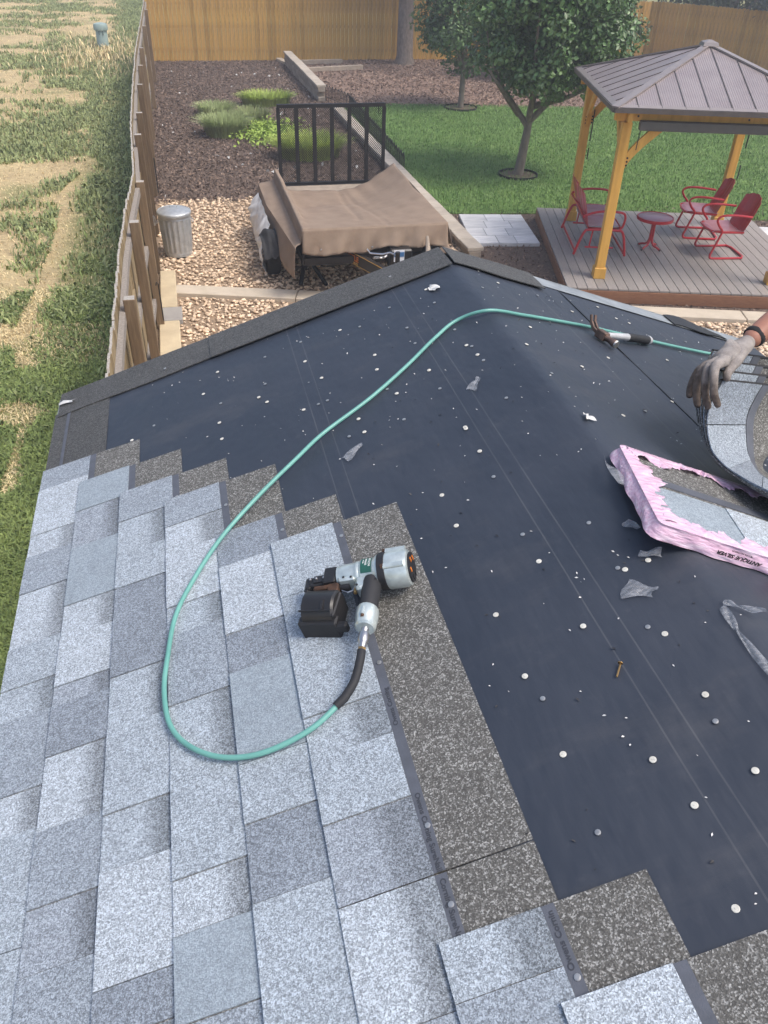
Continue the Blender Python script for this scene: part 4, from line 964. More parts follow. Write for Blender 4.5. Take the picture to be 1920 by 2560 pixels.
MB().box(((X0+X1)/2, 10.72, ZB+.05), (X1-X0-.06, .03, .34)).build('front_panel', 'trailer_black', tr)
tip = Vector((2.62, 9.15, .56))
for x in (1.89, 3.20):
    a = Vector((x, 10.88, .57)); be = MB().bar(a, tip, .06, .16).build('tongue_beam', 'trailer_black', tr)
    if x < 2.5:
        dv = (tip-a).normalized(); sd = Vector((-dv.y, dv.x, 0)); sd = sd if sd.x < 0 else -sd
        for z in (.072, -.072): MB().bar(a+sd*.032+Vector((0, 0, z)), tip+sd*.032+Vector((0, 0, z)), .003, .006).build('pinstripe', 'yellow_print', be)
        o_ = a+dv*.14+sd*.0325+Vector((0, 0, .0))
        for txt, dx, sz, mt in (('D', 0, .10, 'orange_print'), ('oo', .075, .10, 'yellow_print'), ('LITTLE', .20, .10, 'orange_print'), ('TRAILERS', .34, .035, 'yellow_print')):
            text_mesh('beam_lettering', txt, sz, mt, be, FR(dv, Vector((0, 0, 1))-dv*dv.z, sd, o_+dv*dx+Vector((0, 0, -.05 if sz < .05 else .008))), bold=.003 if sz > .05 else .0004)
b = MB(); b.bar((1.95, 10.698, .50), (1.95, 10.698, .77), .014, .004); b.build('pinstripe', 'yellow_print', tr)
b = MB(); b.tube([(2.50, 9.75, .12), (2.50, 9.75, .85)], .03, 10); b.box((2.50, 9.75, .02), (.2, .2, .03)); b.build('jack', 'trailer_black', tr)
b = MB(); b.tube([(2.50, 9.75, .80), (2.42, 9.83, .82), (2.32, 9.84, .80), (2.18, 9.90, .80), (2.14, 9.92, .85)], .012, 8); b.build('jack_handle', 'steel', tr)
b = MB()
for i in range(26):
    t = i/25; p = Vector((2.32+.30*t, 10.28+.10*t+.05*math.sin(t*9), .60-.02*math.sin(t*7))); a = random.random()*3
    b.tube([p+Vector((.022*math.cos(q), .014*math.sin(q)*math.cos(a), .014*math.sin(q)*math.sin(a))) for q in np.linspace(0, 5.24, 6)], .006, 5, closed=True)
b.build('safety_chain', 'steel', tr)
st = MB().box((2.62, 10.14, .66), (.14, .01, .15)).build('battery_label', 'sticker_white', tr); MB().box((2.62, 10.133, .68), (.13, .006, .06)).build('label_print', 'sticker_blue', st)
MB().box((2.66, 10.27, .60), (.3, .22, .26)).build('battery_box', 'trailer_black', tr, bevel=.02)
MB().tube([(2.95, 9.9, .55), (3.0, 10.1, .72), (3.02, 10.25, .86)], [.03, .035, .02], 8).build('wood_scrap', 'timber', tr)
b = MB(); b.bar((1.42, 10.98, 0.02), (1.60, 11.35, .50), .05, .05); b.bar((1.78, 10.90, .02), (1.50, 11.3, .42), .04, .04); b.build('stabiliser_leg', 'trailer_black', tr)
for x in (1.10, 3.50):
    wh = MB().lathe([(.15, -.09), (.25, -.10), (.29, -.085), (.30, -.04), (.30, .04), (.29, .085), (.25, .10), (.15, .09)], 36, Matrix.Translation((x, 11.55, .30)) @ AX).build('wheel', 'tyre', tr, smooth=True)
    MB().lathe([(.03, -.075), (.15, -.065), (.16, -.08), (.16, .08), (.15, .065), (.03, .075)], 24, Matrix.Translation((x, 11.55, .30)) @ AX).build('rim', 'steel', wh, smooth=True)
MB().bar((1.1, 11.55, .30), (3.5, 11.55, .30), .05, .05).build('axle', 'trailer_black', tr)
# ramp gate
RL, RR, RY, RB, RT = 1.545, 3.26, 13.93, .60, 1.775
for z in (RT, RB): MB().bar((RL-.02, RY, z), (RR+.02, RY, z), .05, .055).build('ramp_rail', 'black_metal', tr)
for i in range(7): x = RL+(RR-RL)*i/6; MB().bar((x, RY+.002, RB+.02), (x, RY+.002, RT-.02), .03, .055 if i in (0, 6) else .062).build('ramp_bar', 'black_metal', tr)
b = MB(); step = .034
for sgn in (1, -1):
    k = -1.2
    while k < (RR-RL)+1.2:
        pts = []
        x_a, z_a, x_b, z_b = RL+k, RB, RL+k+sgn*(RT-RB)*.9, RT
        # clip to the frame
        def zc(x): return RB+(x-x_a)/(x_b-x_a)*(RT-RB)
        if sgn > 0:
            if x_a < RL: z_a = zc(RL); x_a2 = RL
            else: x_a2 = x_a
            if x_b > RR: z_b = zc(RR); x_b2 = RR
            else: x_b2 = x_b
        else:
            if x_a > RR: z_a = zc(RR); x_a2 = RR
            else: x_a2 = x_a
            if x_b < RL: z_b = zc(RL); x_b2 = RL
            else: x_b2 = x_b
        if z_b-z_a > .02 and RL-.001 <= x_a2 <= RR+.001: b.bar((x_a2, RY+.022, z_a), (x_b2, RY+.022, z_b), .003, .0055)
        k += step
b.build('ramp_mesh', 'black_metal', tr)
for x in (RL+.1, RR-.1): MB().tube([(x, RY-.03, RT-.03), (x, RY-.05, RT-.12), (x+.03, RY-.05, RT-.12)], .008, 6).build('ramp_pin', 'black_metal', tr)
# canvas cover
def sagz(u, v):
    e = v*(1.0)
    prof = np.interp(u, [0, .03, .055, .12, .3, .5, .66, .78, .9, .97, 1], [0, .02, .27, .35, .36, .35, .33, .25, .12, .03, 0])
    return .985-prof*min(1, e*1.5)**.9*(.55+.45*v)
def cov(u, v):
    x = 1.385+u*(3.33-1.385); y = 10.36+v*3.05
    z = sagz(u, v)+.016*math.sin(u*15+v*4)*v*(1-v)*2+.010*math.sin(v*19-u*6)*v+.006*math.sin(u*43+v*9)*v
    z -= .018*math.exp(-((u-.42-.1*v)/.02)**2)*(v > .15)+.014*math.exp(-((u-.60+.05*v)/.018)**2)
    if v > .9: y += .05*math.sin(u*8)
    return (x, y, z)
cv = MB(); cv.grid(cov, 70, 50)
def front(u, v):
    x = 1.385+u*1.945; d = .29+.035*math.sin(u*7)+.02*math.sin(u*19); fold = .03*math.sin(u*23+v*3)*v+.04*math.sin(u*9)*v+.014*math.sin(u*57)*v*v
    return (x+.02*(u-.5)*v, 10.36-.03*v-abs(fold), .985-d*v)
cv.grid(front, 70, 12)
def lft(u, v):      # down off the rail, out over the fender, then hanging
    y = 10.36+u*3.05; k = .35+.65*min(1, u*1.6)
    if v < .2: t = v/.2; return (1.385-.02*t, y, .985-.17*t)
    if v < .55: t = (v-.2)/.35; return (1.365-.24*k*t, y-.03*t*(1-u), .815-.05*t+.012*math.sin(u*17+t*3)*t)
    t = (v-.55)/.45; return (1.365-.24*k-.05*t+.022*math.sin(u*15+t*2)*t, y-.05*(1-u), .765-(.40-.24*u+.03*math.sin(u*9))*t)
cv.grid(lft, 60, 20)
def rgt(u, v):
    y = 10.36+u*3.05; return (3.33+.07*v+.02*math.sin(u*19+v)*v, y, .985-.30*v-.05*math.sin(u*7)*v)
cv.grid(rgt, 50, 8)
co = tag(cv.build('trailer_cover', 'canvas_cover', smooth=True), 'sagging tan canvas cover stretched over the utility trailer', 'tarp')
co.modifiers.new('t', 'SOLIDIFY').thickness = .004
# rail board standing under the left edge
b = MB(); b.grid(lambda u, v: (3.20+u*.18, 10.28-.10*u-.05*math.sin(v*3), .70-.02+v*-.12+.04*math.sin(u*3)), 6, 5, thick=.004); b.build('corner_flap', 'canvas_cover', co, smooth=True)
for x in (1.62, 2.30, 2.83): MB().lathe([(.012, 0), (.014, .002), (.010, .004)], 10, FR((1, 0, 0), (0, 0, 1), (0, -1, 0), (x, 10.325, .73))).build('grommet', 'steel', co)
def tarp(u, v):
    y = 11.62+u*1.62; bul = math.sin(math.pi*min(1, v*1.05))*.07
    return (1.10-.12*v-1.5*bul*(.7+.3*math.sin(u*8))+.02*math.sin(u*17+v*6)*v, y-.35*v*(1-u)**1.5, .68-(.60-.12*u)*v+.02*math.sin(u*11+v*3)*v)
tw = MB(); tw.grid(lambda u, v: (lambda p: (p[0]+.022*math.sin(u*31+3*math.sin(v*7))*v*(1.1-v)*2-.012*abs(math.sin(u*13-v*9)), p[1], p[2]))(tarp(u, v)), 60, 40, thick=.003); tag(tw.build('white_tarp', 'white_tarp', smooth=True), 'crumpled white plastic tarp hanging off the left side of the trailer', 'tarp')
def cloth(u, v):      # draped dome over the wheel
    x = .94+u*.44; q = (v-.5)*2; y = 11.52+q*.36; z = .64-.26*abs(q)**2.2-.12*max(0, .25-u)*4*.6+.018*math.sin(u*14+v*9)+.012*math.sin(u*31+v*5)
    return (x, y-.04*(v < .1), z)
bc = MB(); bc.grid(cloth, 26, 22, thick=.004)
tag(bc.build('black_cloth', 'black_cloth', smooth=True), 'black cloth draped over the left trailer wheel', 'cloth')

# ================================================================== BLOCK WALL
def block_wall(name, label, a, b_, courses, L=.42, cap=True):
    w = thing(name, label, 'wall', (*a, 0)); a, b_ = Vector((*a, 0)), Vector((*b_, 0)); d = b_-a; T = d.length; d.normalize(); n = round(T/L); ang = math.atan2(d.y, d.x)
    bm_ = MB().box((0, 0, .06), (T/n-.006, .20, .118)).mesh('block', 'wall_block', bevel=.012); cm = MB().box((0, 0, .03), (T/n-.005, .26, .06)).mesh('cap_stone', 'wall_cap', bevel=.008)
    for c in range(courses):
        for i in range(n):
            t = (i+.5+(.25 if c % 2 else 0))*T/n
            if t > T-.1: continue
            inst('block', bm_, w, RZ(ang+random.gauss(0, .01), a+d*t+Vector((random.gauss(0, .004), 0, c*.12))))
    for i in range(n): inst('cap_stone', cm, w, RZ(ang+random.gauss(0, .008), a+d*((i+.5)*T/n)+Vector((random.gauss(0, .004), 0, courses*.12))))
    return w
block_wall('garden_wall', 'low tan block wall with cap stones right of the trailer', (4.22, 11.66), (4.05, 22.6), 1)
block_wall('rear_garden_wall', 'taller block wall section by the dark mulch near the rear fence', (3.90, 24.2), (3.80, 30.6), 3)
tag(MB().bar((3.78, 30.7, .04), (3.62, 31.6, .04), .2, .1).build('concrete_curb', 'concrete', bevel=.01), 'short concrete curb end below the rear fence', 'curb')
tag(MB().bar((4.2, 29.1, .07), (6.15, 29.6, .07), .14, .14).build('landscape_timber', 'timber', bevel=.01), 'nearer grey landscape timber lying by the rear block wall', 'timber', 'landscape timbers')
tag(MB().bar((4.0, 30.65, .07), (5.7, 30.85, .07), .12, .14).build('landscape_timber', 'timber', bevel=.01), 'landscape timber closest to the rear fence', 'timber', 'landscape timbers')
# black wire edging fence
gf = thing('garden_edging', 'low black wire edging fence with hooped top beside the lawn', 'edging', (4.2, 20, 0))
def edging(a, b_, n):
    a, b_ = Vector((*a, 0)), Vector((*b_, 0)); d = (b_-a); L = d.length/n; d.normalize()
    h = MB().tube([(-L*.46, 0, 0), (-L*.46, 0, .30), (-L*.3, 0, .38), (0, 0, .42), (L*.3, 0, .38), (L*.46, 0, .30), (L*.46, 0, 0)], .009, 5); h.bar((0, 0, 0), (0, 0, .42), .012, .012); h.bar((-L*.46, 0, .12), (L*.46, 0, .12), .012, .012); me = h.mesh('hoop', 'black_metal')
    for i in range(n): inst('hoop', me, gf, RZ(math.atan2(d.y, d.x), a+d*((i+.5)*L)))
edging((4.02, 24.3), (4.42, 22.9), 8); edging((4.42, 22.9), (4.30, 16.5), 30)

# ================================================================== PAVERS
def pavers(name, label, ox, oy, ang, cols, rows, w, l):
    p = thing(name, label, 'pavers', RZ(ang, (ox, oy, 0))); me = {}
    for j in range(rows):
        xx = 0.0
        for i in range(cols):
            ww = w[(i+j) % len(w)]; key = ww
            if key not in me: me[key] = MB().box((0, 0, .02), (ww-.007, l-.007, .06)).mesh('paver', 'paver', bevel=.004)
            inst('paver', me[key], p, RZ(ang, (ox, oy, 0)) @ Matrix.Translation((xx+ww/2, (j+.5)*l, random.uniform(0, .003)))); xx += ww
pavers('paver_patio', 'pale grey paver patch between the block wall and the deck', 4.36, 12.24, R(-9), 3, 4, (.44, .30, .37), .381)
pavers('paver_path', 'pale paver strip at the far right end of the deck', 9.20, 11.15, R(-15), 3, 4, (.33, .27, .4), .31)

# ================================================================== DECK + GAZEBO
DA = R(-15); DF = RZ(DA, (4.95, 9.86, 0))
dk = thing('deck', 'low grey composite deck with reddish wood fascia under the gazebo', 'deck', DF)
DWd, DDp, DZ = 3.64, 3.70, .20
nb = 26; bw = DWd/nb; bmz = MB().box((0, 0, 0), (bw-.008, DDp, .025)).mesh('deck_board', 'composite_deck', bevel=.002)
for i in range(nb): inst('deck_board', bmz, dk, DF @ Matrix.Translation(((i+.5)*bw, DDp/2, DZ-.0125)))
MB().box((DWd/2, DDp/2, .07), (DWd-.1, DDp-.1, .11)).build('joist_frame', 'black_cloth', dk, DF)
for (cx, cy, sx, sy) in ((DWd/2, .012, DWd, .035), (DWd/2, DDp-.012, DWd, .035)): MB().box((cx, cy, .085), (sx, sy, .165)).build('fascia', 'fascia_wood', dk, DF, bevel=.003)
for cx in (.012, DWd-.012): MB().box((cx, DDp/2, .085), (.035, DDp-.08, .165)).build('fascia', 'fascia_wood', dk, DF, bevel=.003)
gz = thing('gazebo', 'yellow wood gazebo with a ribbed metal hip roof standing on the deck', 'gazebo', RZ(DA, (5.54, 10.16, DZ)))
GZ = RZ(DA, (5.54, 10.16, DZ)); GW, GD, PH = 2.43, 2.64, 2.02
wood = 'gazebo_wood'
for (x, y) in ((0, 0), (GW, 0), (0, GD), (GW, GD)):
    p = MB().box((x, y, PH/2), (.125, .125, PH)).build('post', wood, gz, GZ, bevel=.008)
    MB().box((x, y, .075), (.165, .165, .15)).build('post_base', wood, p, GZ, bevel=.006)
    for z in (.33, 1.0):
        MB().lathe([(.014, 0), (.014, .012), (.006, .016)], 8, FR((0, 1, 0), (0, 0, 1), (1, 0, 0), (x+.062, y-.02, z+.02))).build('bolt', 'dark_bolt', p, GZ)
BZ = PH+.02
for y in (0, GD): MB().box((GW/2, y, BZ+.075), (GW+.34, .06, .17)).build('beam', wood, gz, GZ, bevel=.006)
for x in (0, GW): MB().box((x, GD/2, BZ+.073), (.062, GD+.30, .166)).build('beam', wood, gz, GZ, bevel=.006)
for (x, y) in ((0, 0), (GW, 0), (0, GD), (GW, GD)):
    for ddx, ddy in ((1 if x == 0 else -1, 0), (0, 1 if y == 0 else -1)):
        b = MB(); P = []
        for k in range(9):
            t = k/8; P.append((.05+.56*t+.0*t, 1.42+.62*t**.72))
        d = Vector((ddx, ddy, 0)); s = Vector((-ddy, ddx, 0))
        lo = [Vector((x, y, 0))+d*q+Vector((0, 0, z)) for q, z in P]; hi = [p+Vector((0, 0, .125))-d*.03 for p in lo]
        vs_ = [p+s*k for k in (-.022, .022) for p in lo+hi[::-1]]; m_ = len(lo)*2
        b.add(vs_, [tuple(range(m_))[::-1], tuple(range(m_, 2*m_))]+[(i, (i+1) % m_, m_+(i+1) % m_, m_+i) for i in range(m_)])
        br = b.build('brace', wood, gz, GZ)
        for kk in range(3):
            q = Vector((x, y, 0))+d*.085+Vector((0, 0, 1.50+.045*kk)); fr = FR(d, Vector((0, 0, 1)), d.cross(Vector((0, 0, 1))), q-s*.022)
            MB().lathe([(.013, 0), (.013, .006)], 8, FR(d, (0, 0, 1), -s, q-s*.022)).build('bolt', 'dark_bolt', br, GZ)
for x in (.12, GW-.12, GW*.62):
    for z in (BZ+.05, BZ+.11): MB().lathe([(.013, 0), (.013, .006)], 8, FR((1, 0, 0), (0, 0, 1), (0, -1, 0), (x, -.0305, z))).build('bolt', 'dark_bolt', gz, GZ)
for y in (.1, .6, 1.3, 2.0, GD-.1):
    for dy in (-.02, .02): MB().lathe([(.012, 0), (.012, .006)], 8, FR((0, -1, 0), (0, 0, 1), (-1, 0, 0), (-.0315, y+dy, BZ+.08))).build('bolt', 'dark_bolt', gz, GZ)
OV = .235; EZ = 2.205; AZ = 2.745
cor = [Vector((-OV, -OV, EZ)), Vector((GW+OV, -OV, EZ)), Vector((GW+OV, GD+OV, EZ)), Vector((-OV, GD+OV, EZ))]; apex = Vector((GW/2, GD/2, AZ))
for f in range(4):
    a, c_ = cor[f], cor[(f+1) % 4]; e = (c_-a); L = e.length; e.normalize(); mid = (a+c_)/2; sl_ = (apex-mid); H_ = sl_.length; sl_.normalize(); nz = e.cross(sl_).normalized()
    fr = GZ @ FR(e, sl_, nz, a); npn = 10
    for i in range(npn):
        u0_, u1_ = i*L/npn, (i+1)*L/npn; hh_ = lambda u: H_*(1-abs(u-L/2)/(L/2))
        poly = [(u0_+.002, 0), (u1_-.002, 0), (u1_-.002, max(.001, hh_(u1_)-.002))]
        if u0_ < L/2 < u1_: poly.append((L/2, H_))
        if hh_(u0_) > .001: poly.append((u0_+.002, hh_(u0_)-.002))
        b = MB(); b.prism(poly, 0, .008); lim = min(hh_(u0_), hh_(u1_))
        o = b.build('roof_panel', 'roof_metal', gz, fr)
        if i and hh_(u0_) > .05: MB().box((u0_, hh_(u0_)/2, .009), (.010, hh_(u0_)-.02, .016)).build('panel_seam', 'roof_edge', gz, fr)
    MB().bar(GZ @ (a+Vector((0, 0, -.02))), GZ @ (c_+Vector((0, 0, -.02))), .05, .055).build('edge_trim', 'roof_edge', gz)
    MB().bar(GZ @ (a+e*.05+sl_*.03+nz*.014), GZ @ (c_-e*.05+sl_*.03+nz*.014), .07, .006, upv=(GZ.to_3x3() @ nz)).build('drip_flashing', 'roof_trim', gz)
    MB().bar(GZ @ (a+Vector((0, 0, .014))), GZ @ (apex+Vector((0, 0, .016))), .10, .018).build('hip_cap', 'roof_trim', gz)
MB().lathe([(.15, -.02), (.13, .02), (.04, .045)], 4, Matrix.Translation(apex+Vector((0, 0, .015))) @ Matrix.Rotation(R(45), 4, 'Z')).build('apex_cap', 'roof_trim', gz, GZ)
sb = thing('roller_shade', 'dark grey roller shade box hung under the front gazebo beam', 'shade', GZ @ Matrix.Translation((.16, -.09, BZ-.05)))
MB().box((1.28, -.085, BZ-.045), (2.28, .085, .115)).build('cassette', 'shade_box', sb, GZ, bevel=.012)
for (x, y, l) in ((.17, -.07, .25),): MB().tube([(x, y, BZ-.09), (x-.01, y, BZ-.09-l)], .006, 6).build('pull_cord', 'cord', sb, GZ)
cdd = thing('shade_cord', 'black shade pull cord hanging behind the right gazebo post', 'cord', GZ @ Matrix.Translation((GW+.05, GD-.3, 1.0)), 'shade pull cords')
for z0, z1 in ((1.95, 1.25), (1.0, .80)): MB().tube([(GW+.06, GD-.22, z0), (GW+.06, GD-.22, z1)], .010, 6).build('cord_length', 'cord', cdd, GZ)
cde = thing('shade_cord', 'black shade pull cord hanging beside the far left gazebo post', 'cord', GZ @ Matrix.Translation((.1, GD-.1, 1.0)), 'shade pull cords')
for z0, z1 in ((1.7, 1.25), (1.15, .98)): MB().tube([(.09, GD-.1, z0), (.09, GD-.1, z1)], .010, 6).build('cord_length', 'cord', cde, GZ)

# ================================================================== PATIO FURNITURE
def shell_back(w, h, xo, zo, lean, ynoff=0):
    """clam shell back: fluted top edge, slightly dished; faces -x"""
    def fn(u, v):
        y = (u-.5)*w; top = h*(1-.13*(2*abs(u-.5))**2.2)+.010*abs(math.cos(u*math.pi*4)); z = v*top
        dish = .05*(1-(2*(u-.5))**2)*math.sin(min(1, v*1.1)*math.pi*.6); fl = .009*abs(math.sin(u*math.pi*5))*v
        wid = 1+.06*math.sin(v*3)
        return (xo+lean*z+dish-fl, ynoff+y*wid, zo+z)
    return fn
def seat_pan(w, d, xo, zo, ynoff=0):
    def fn(u, v):
        x = (v-.5)*d; y = (u-.5)*w*(1-.12*max(0, .5-v)); r_ = max(abs(2*(u-.5))**4, max(0, (.5-v)*2)**5)
        return (xo+x, ynoff+y, zo-.028*(1-r_)-.01*v+(-.03*max(0, (.08-v)/.08)))
    return fn
def arm_frame(b, y, r_=.017):
    b.tube(catmull([Vector(p) for p in ((.28, y, .02), (-.10, y, .012), (-.20, y, .02), (-.22, y, .06), (-.20, y, .14), (-.14, y, .34), (-.13, y, .42), (-.20, y, .50), (-.24, y, .58), (-.18, y, .635), (.0, y, .645), (.27, y, .62))], 5), r_, 8)
chair = thing('patio_chair', 'red metal shell back chair nearer the far right post', 'chair', RZ(DA+R(-4), (7.93, 11.72, DZ)), 'red shell back patio chairs')
CH = W[chair].copy()
b = MB(); b.grid(shell_back(.50, .50, .20, .36, .36), 24, 12, thick=.004); b.build('backrest', 'red_enamel', chair, CH, smooth=True)
b = MB(); b.grid(seat_pan(.52, .50, .0, .42), 18, 14, thick=.004); b.build('seat', 'red_enamel_pale_reflect', chair, CH, smooth=True)
b = MB(); b.tube([(-.25, -.2, .395), (-.27, 0, .39), (-.25, .2, .395), (-.1, .265, .395), (.22, .24, .385), (.22, -.24, .385), (-.1, -.265, .395)], .018, 8, closed=True); b.build('seat_rim', 'red_enamel', chair, CH, smooth=True)
for y in (-.285, .285): b = MB(); arm_frame(b, y); b.build('arm_frame', 'red_enamel', chair, CH, smooth=True)
MB().tube([(.28, -.285, .02), (.33, -.2, .018), (.33, .2, .018), (.28, .285, .02)], .017, 8).build('base_rail', 'red_enamel', chair, CH, smooth=True)
for y in (-.26, .26): MB().tube([(-.12, y*1.08, .41), (-.10, y*.9, .40)], .012, 6).build('seat_bracket', 'red_enamel', chair, CH)
copy_tree(chair, None, RZ(DA+R(6), (7.80, 10.82, DZ)), label='red metal shell back chair nearest the right front of the deck', cat='chair', group='red shell back patio chairs')
# glider: two backs, facing the table (+x)
gd_ = thing('glider_bench', 'red metal double shell back glider bench behind the near gazebo post', 'glider', RZ(DA+R(180), (6.10, 11.55, DZ)))
GL = W[gd_].copy()
for yo in (-.27, .27):
    b = MB(); b.grid(shell_back(.53, .56, .22, .36, .27, yo), 24, 12, thick=.004); b.build('backrest', 'red_enamel', gd_, GL, smooth=True)
    b = MB(); b.grid(seat_pan(.53, .50, .0, .43, yo), 18, 12, thick=.004); b.build('seat', 'red_enamel_pale_reflect', gd_, GL, smooth=True)
MB().tube([(.33, -.60, .56), (.31, 0, .55), (.33, .60, .56)], .014, 8).build('back_rail', 'red_enamel', gd_, GL, smooth=True)
MB().tube([(-.25, -.54, .40), (-.25, .54, .40), (.22, .54, .39), (.22, -.54, .39)], .016, 8, closed=True).build('seat_rim', 'red_enamel', gd_, GL, smooth=True)
for y in (-.60, .60):
    MB().tube(catmull([Vector(p) for p in ((.33, y, .58), (.1, y, .645), (-.2, y, .64), (-.27, y, .58), (-.26, y, .45), (-.22, y, .40))], 5), .017, 8).build('arm', 'red_enamel', gd_, GL, smooth=True)
    MB().tube(catmull([Vector(p) for p in ((.40, y*1.04, .02), (.30, y*1.04, .34), (.20, y*1.04, .39), (-.16, y*1.04, .39), (-.28, y*1.04, .34), (-.36, y*1.04, .02))], 5), .019, 8).build('base_leg', 'red_enamel', gd_, GL, smooth=True)
    for x in (-.12, .16): MB().bar((x, y*.97, .38), (x+.02, y*.97, .12), .012, .02).build('glide_strap', 'red_enamel', gd_, GL)
    MB().tube([(-.18, y*.97, .12), (.24, y*.97, .12)], .013, 8).build('glide_bar', 'red_enamel', gd_, GL)
for x in (-.34, .38): MB().tube([(x, -.62, .06), (x, .62, .06)], .017, 8).build('base_rail', 'red_enamel', gd_, GL)
tb = thing('side_table', 'round red metal table between the chairs and the glider', 'table', (6.86, 11.17, DZ))
TB = W[tb].copy()
MB().lathe([(.26, .435), (.272, .44), (.274, .475), (.265, .482), (.25, .474), (.0, .470)], 40, cap=False).build('table_top', ['red_enamel'], tb, TB, smooth=True)
MB().lathe([(.245, .4755), (.24, .478), (.0, .478)], 36).build('table_reflect_disc', 'red_enamel_pale_reflect', tb, TB, smooth=True)  # pale disc paints the reflection on the red tabletop
for k in range(4):
    a = k*math.pi/2+.5; c_, s_ = math.cos(a), math.sin(a)
    MB().tube(catmull([Vector((c_*r_, s_*r_, z)) for r_, z in ((.02, .44), (.022, .25), (.03, .12), (.07, .06), (.13, .045), (.18, .022))], 4), .016, 8).build('leg', 'red_enamel', tb, TB, smooth=True)
    MB().tube([Vector((c_*.18, s_*.18, .021)), Vector((c_*.2, s_*.2, .014))], .0135, 8).build('foot_cap', 'black_metal', tb, TB)

# ================================================================== ORNAMENTAL GRASSES
def clump(name, label, x, y, rx, ry, n, h, w, mat, seed, lean=.9):
    g = np.random.default_rng(seed); a = g.random(n)*6.283; r_ = np.sqrt(g.random(n)); P = np.c_[x+rx*r_*np.cos(a), y+ry*r_*np.sin(a), np.zeros(n)]
    V, F = blades(P, h, w, lean, seed); o = np_obj(name, V, F, mat); tag(o, label, 'plant'); return o
clump('ornamental_grass', 'rounded pale green grass clump, nearest the side fence', 1.02, 20.5, .42, .42, 2600, .34, .014, 'ornamental_pale', 61)
clump('ornamental_grass', 'bright green feathery grass clump at the rear of the bed', 2.35, 23.9, .62, .35, 2800, .26, .016, 'ornamental_grass', 62)
clump('ornamental_grass', 'tall bright green grass clump seen through the ramp mesh', 2.65, 18.2, .62, .42, 3600, .36, .014, 'ornamental_grass', 63)
clump('flowering_plant', 'greyish green low plant at the left end of the planting', .95, 22.8, .42, .35, 1800, .22, .014, 'ornamental_pale', 64)
clump('flowering_plant', 'greyish green low plant between two grass clumps', 1.75, 22.0, .40, .4, 1500, .22, .014, 'weed_far', 65)
n = 2600; g = np.random.default_rng(66); P = np.c_[g.normal(2.05, .34, n), g.normal(20.3, .55, n), .04+.14*g.random(n)]
V, F = leaves(P, np.tile([0, 0, 1.], (n, 1)), .075, 67, .6); tag(np_obj('ground_cover_plant', V, F, 'ground_cover'), 'lime green leafy ground cover between the grass clumps', 'plant')

# ================================================================== TREES
def tree(name, label, base, trunk_pts, trunk_r, limbs, clumps, n, leaf, lmat, bark, seed, spread=.3, group=None, asp=.62, core=True):
    t = thing(name, label, 'tree', (base[0], base[1], 0), group); g = np.random.default_rng(seed)
    b = MB(); b.tube(catmull([Vector(p) for p in trunk_pts], 5), [trunk_r*(1-.4*i/(len(trunk_pts)*5-5)) for i in range(len(trunk_pts)*5-4)], 12)
    b.build('trunk', bark, t, smooth=True)
    for L_ in limbs:
        k = len(L_)*4-3; r0_ = trunk_r*.62
        MB().tube(catmull([Vector(p) for p in L_], 4), [r0_*(1-.8*i/(k-1)) for i in range(k)], 8).build('limb', bark, t, smooth=True)
    cl = np.array(clumps); w = cl[:, 3]**2; pick = g.choice(len(cl), n, p=w/w.sum()); c = cl[pick]
    d = g.normal(0, 1, (n, 3)); d /= np.linalg.norm(d, axis=1)[:, None]; rr = c[:, 3]*(g.random(n)**.45)
    P = c[:, :3]+d*rr[:, None]*np.array([1, 1, .85]); V, F = leaves(P, d*1.0+np.array([0, 0, .5]), leaf, seed+1, asp); np_obj('crown', V, F, lmat, t); return t
def crown_clumps(c, rad, k, r_, seed, bottom=None):
    g = np.random.default_rng(seed); out = []
    while len(out) < k:
        d = g.normal(0, 1, 3); d /= np.linalg.norm(d); q = .45+.5*g.random()
        p = np.array(c)+d*np.array(rad)*q
        if bottom and p[2] < bottom: continue
        out.append((*p, r_*(.7+.6*g.random())))
    return out
# pear tree on the lawn
bx_, by_ = 6.75, 16.2
lim = [[(6.69, 16.2, .95), (6.35, 16.25, 1.35), (5.95, 16.3, 1.9), (5.7, 16.3, 2.6)], [(6.69, 16.2, .95), (6.75, 16.15, 1.5), (6.85, 16.1, 2.4), (6.9, 16.1, 3.6)], [(6.70, 16.2, 1.0), (7.1, 16.0, 1.5), (7.6, 15.9, 2.1), (8.0, 15.8, 2.9)], [(6.70, 16.2, 1.0), (6.6, 15.9, 1.5), (6.4, 15.5, 2.2), (6.3, 15.3, 3)], [(6.70, 16.2, 1.0), (6.9, 16.5, 1.6), (7.2, 16.9, 2.3), (7.3, 17.1, 3)], [(6.75, 16.15, 1.3), (7.3, 15.7, 1.55), (7.8, 15.4, 1.9)], [(6.5, 16.25, 1.15), (6.0, 15.9, 1.6), (5.6, 15.7, 2.0)]]
cc = crown_clumps((6.98, 16.15, 3.0), (1.60, 1.5, 1.6), 110, .42, 71, 1.42)+crown_clumps((6.85, 16.15, 1.85), (1.15, 1.1, .5), 22, .36, 74, 1.45)+crown_clumps((6.98, 16.15, 3.2), (1.0, 1.0, 1.3), 26, .5, 72, 1.75)
tree('pear_tree', 'round leafy tree with branching trunk in the middle of the lawn', (bx_, by_), [(6.62, 16.2, 0), (6.66, 16.2, .4), (6.70, 16.2, .8), (6.72, 16.2, 1.15)], .105, lim, cc, 44000, .09, 'pear_leaf', 'pear_bark', 73)
rg = thing('tree_ring', 'black edging ring around the lawn tree trunk', 'edging', (6.62, 16.2, 0), 'tree rings')
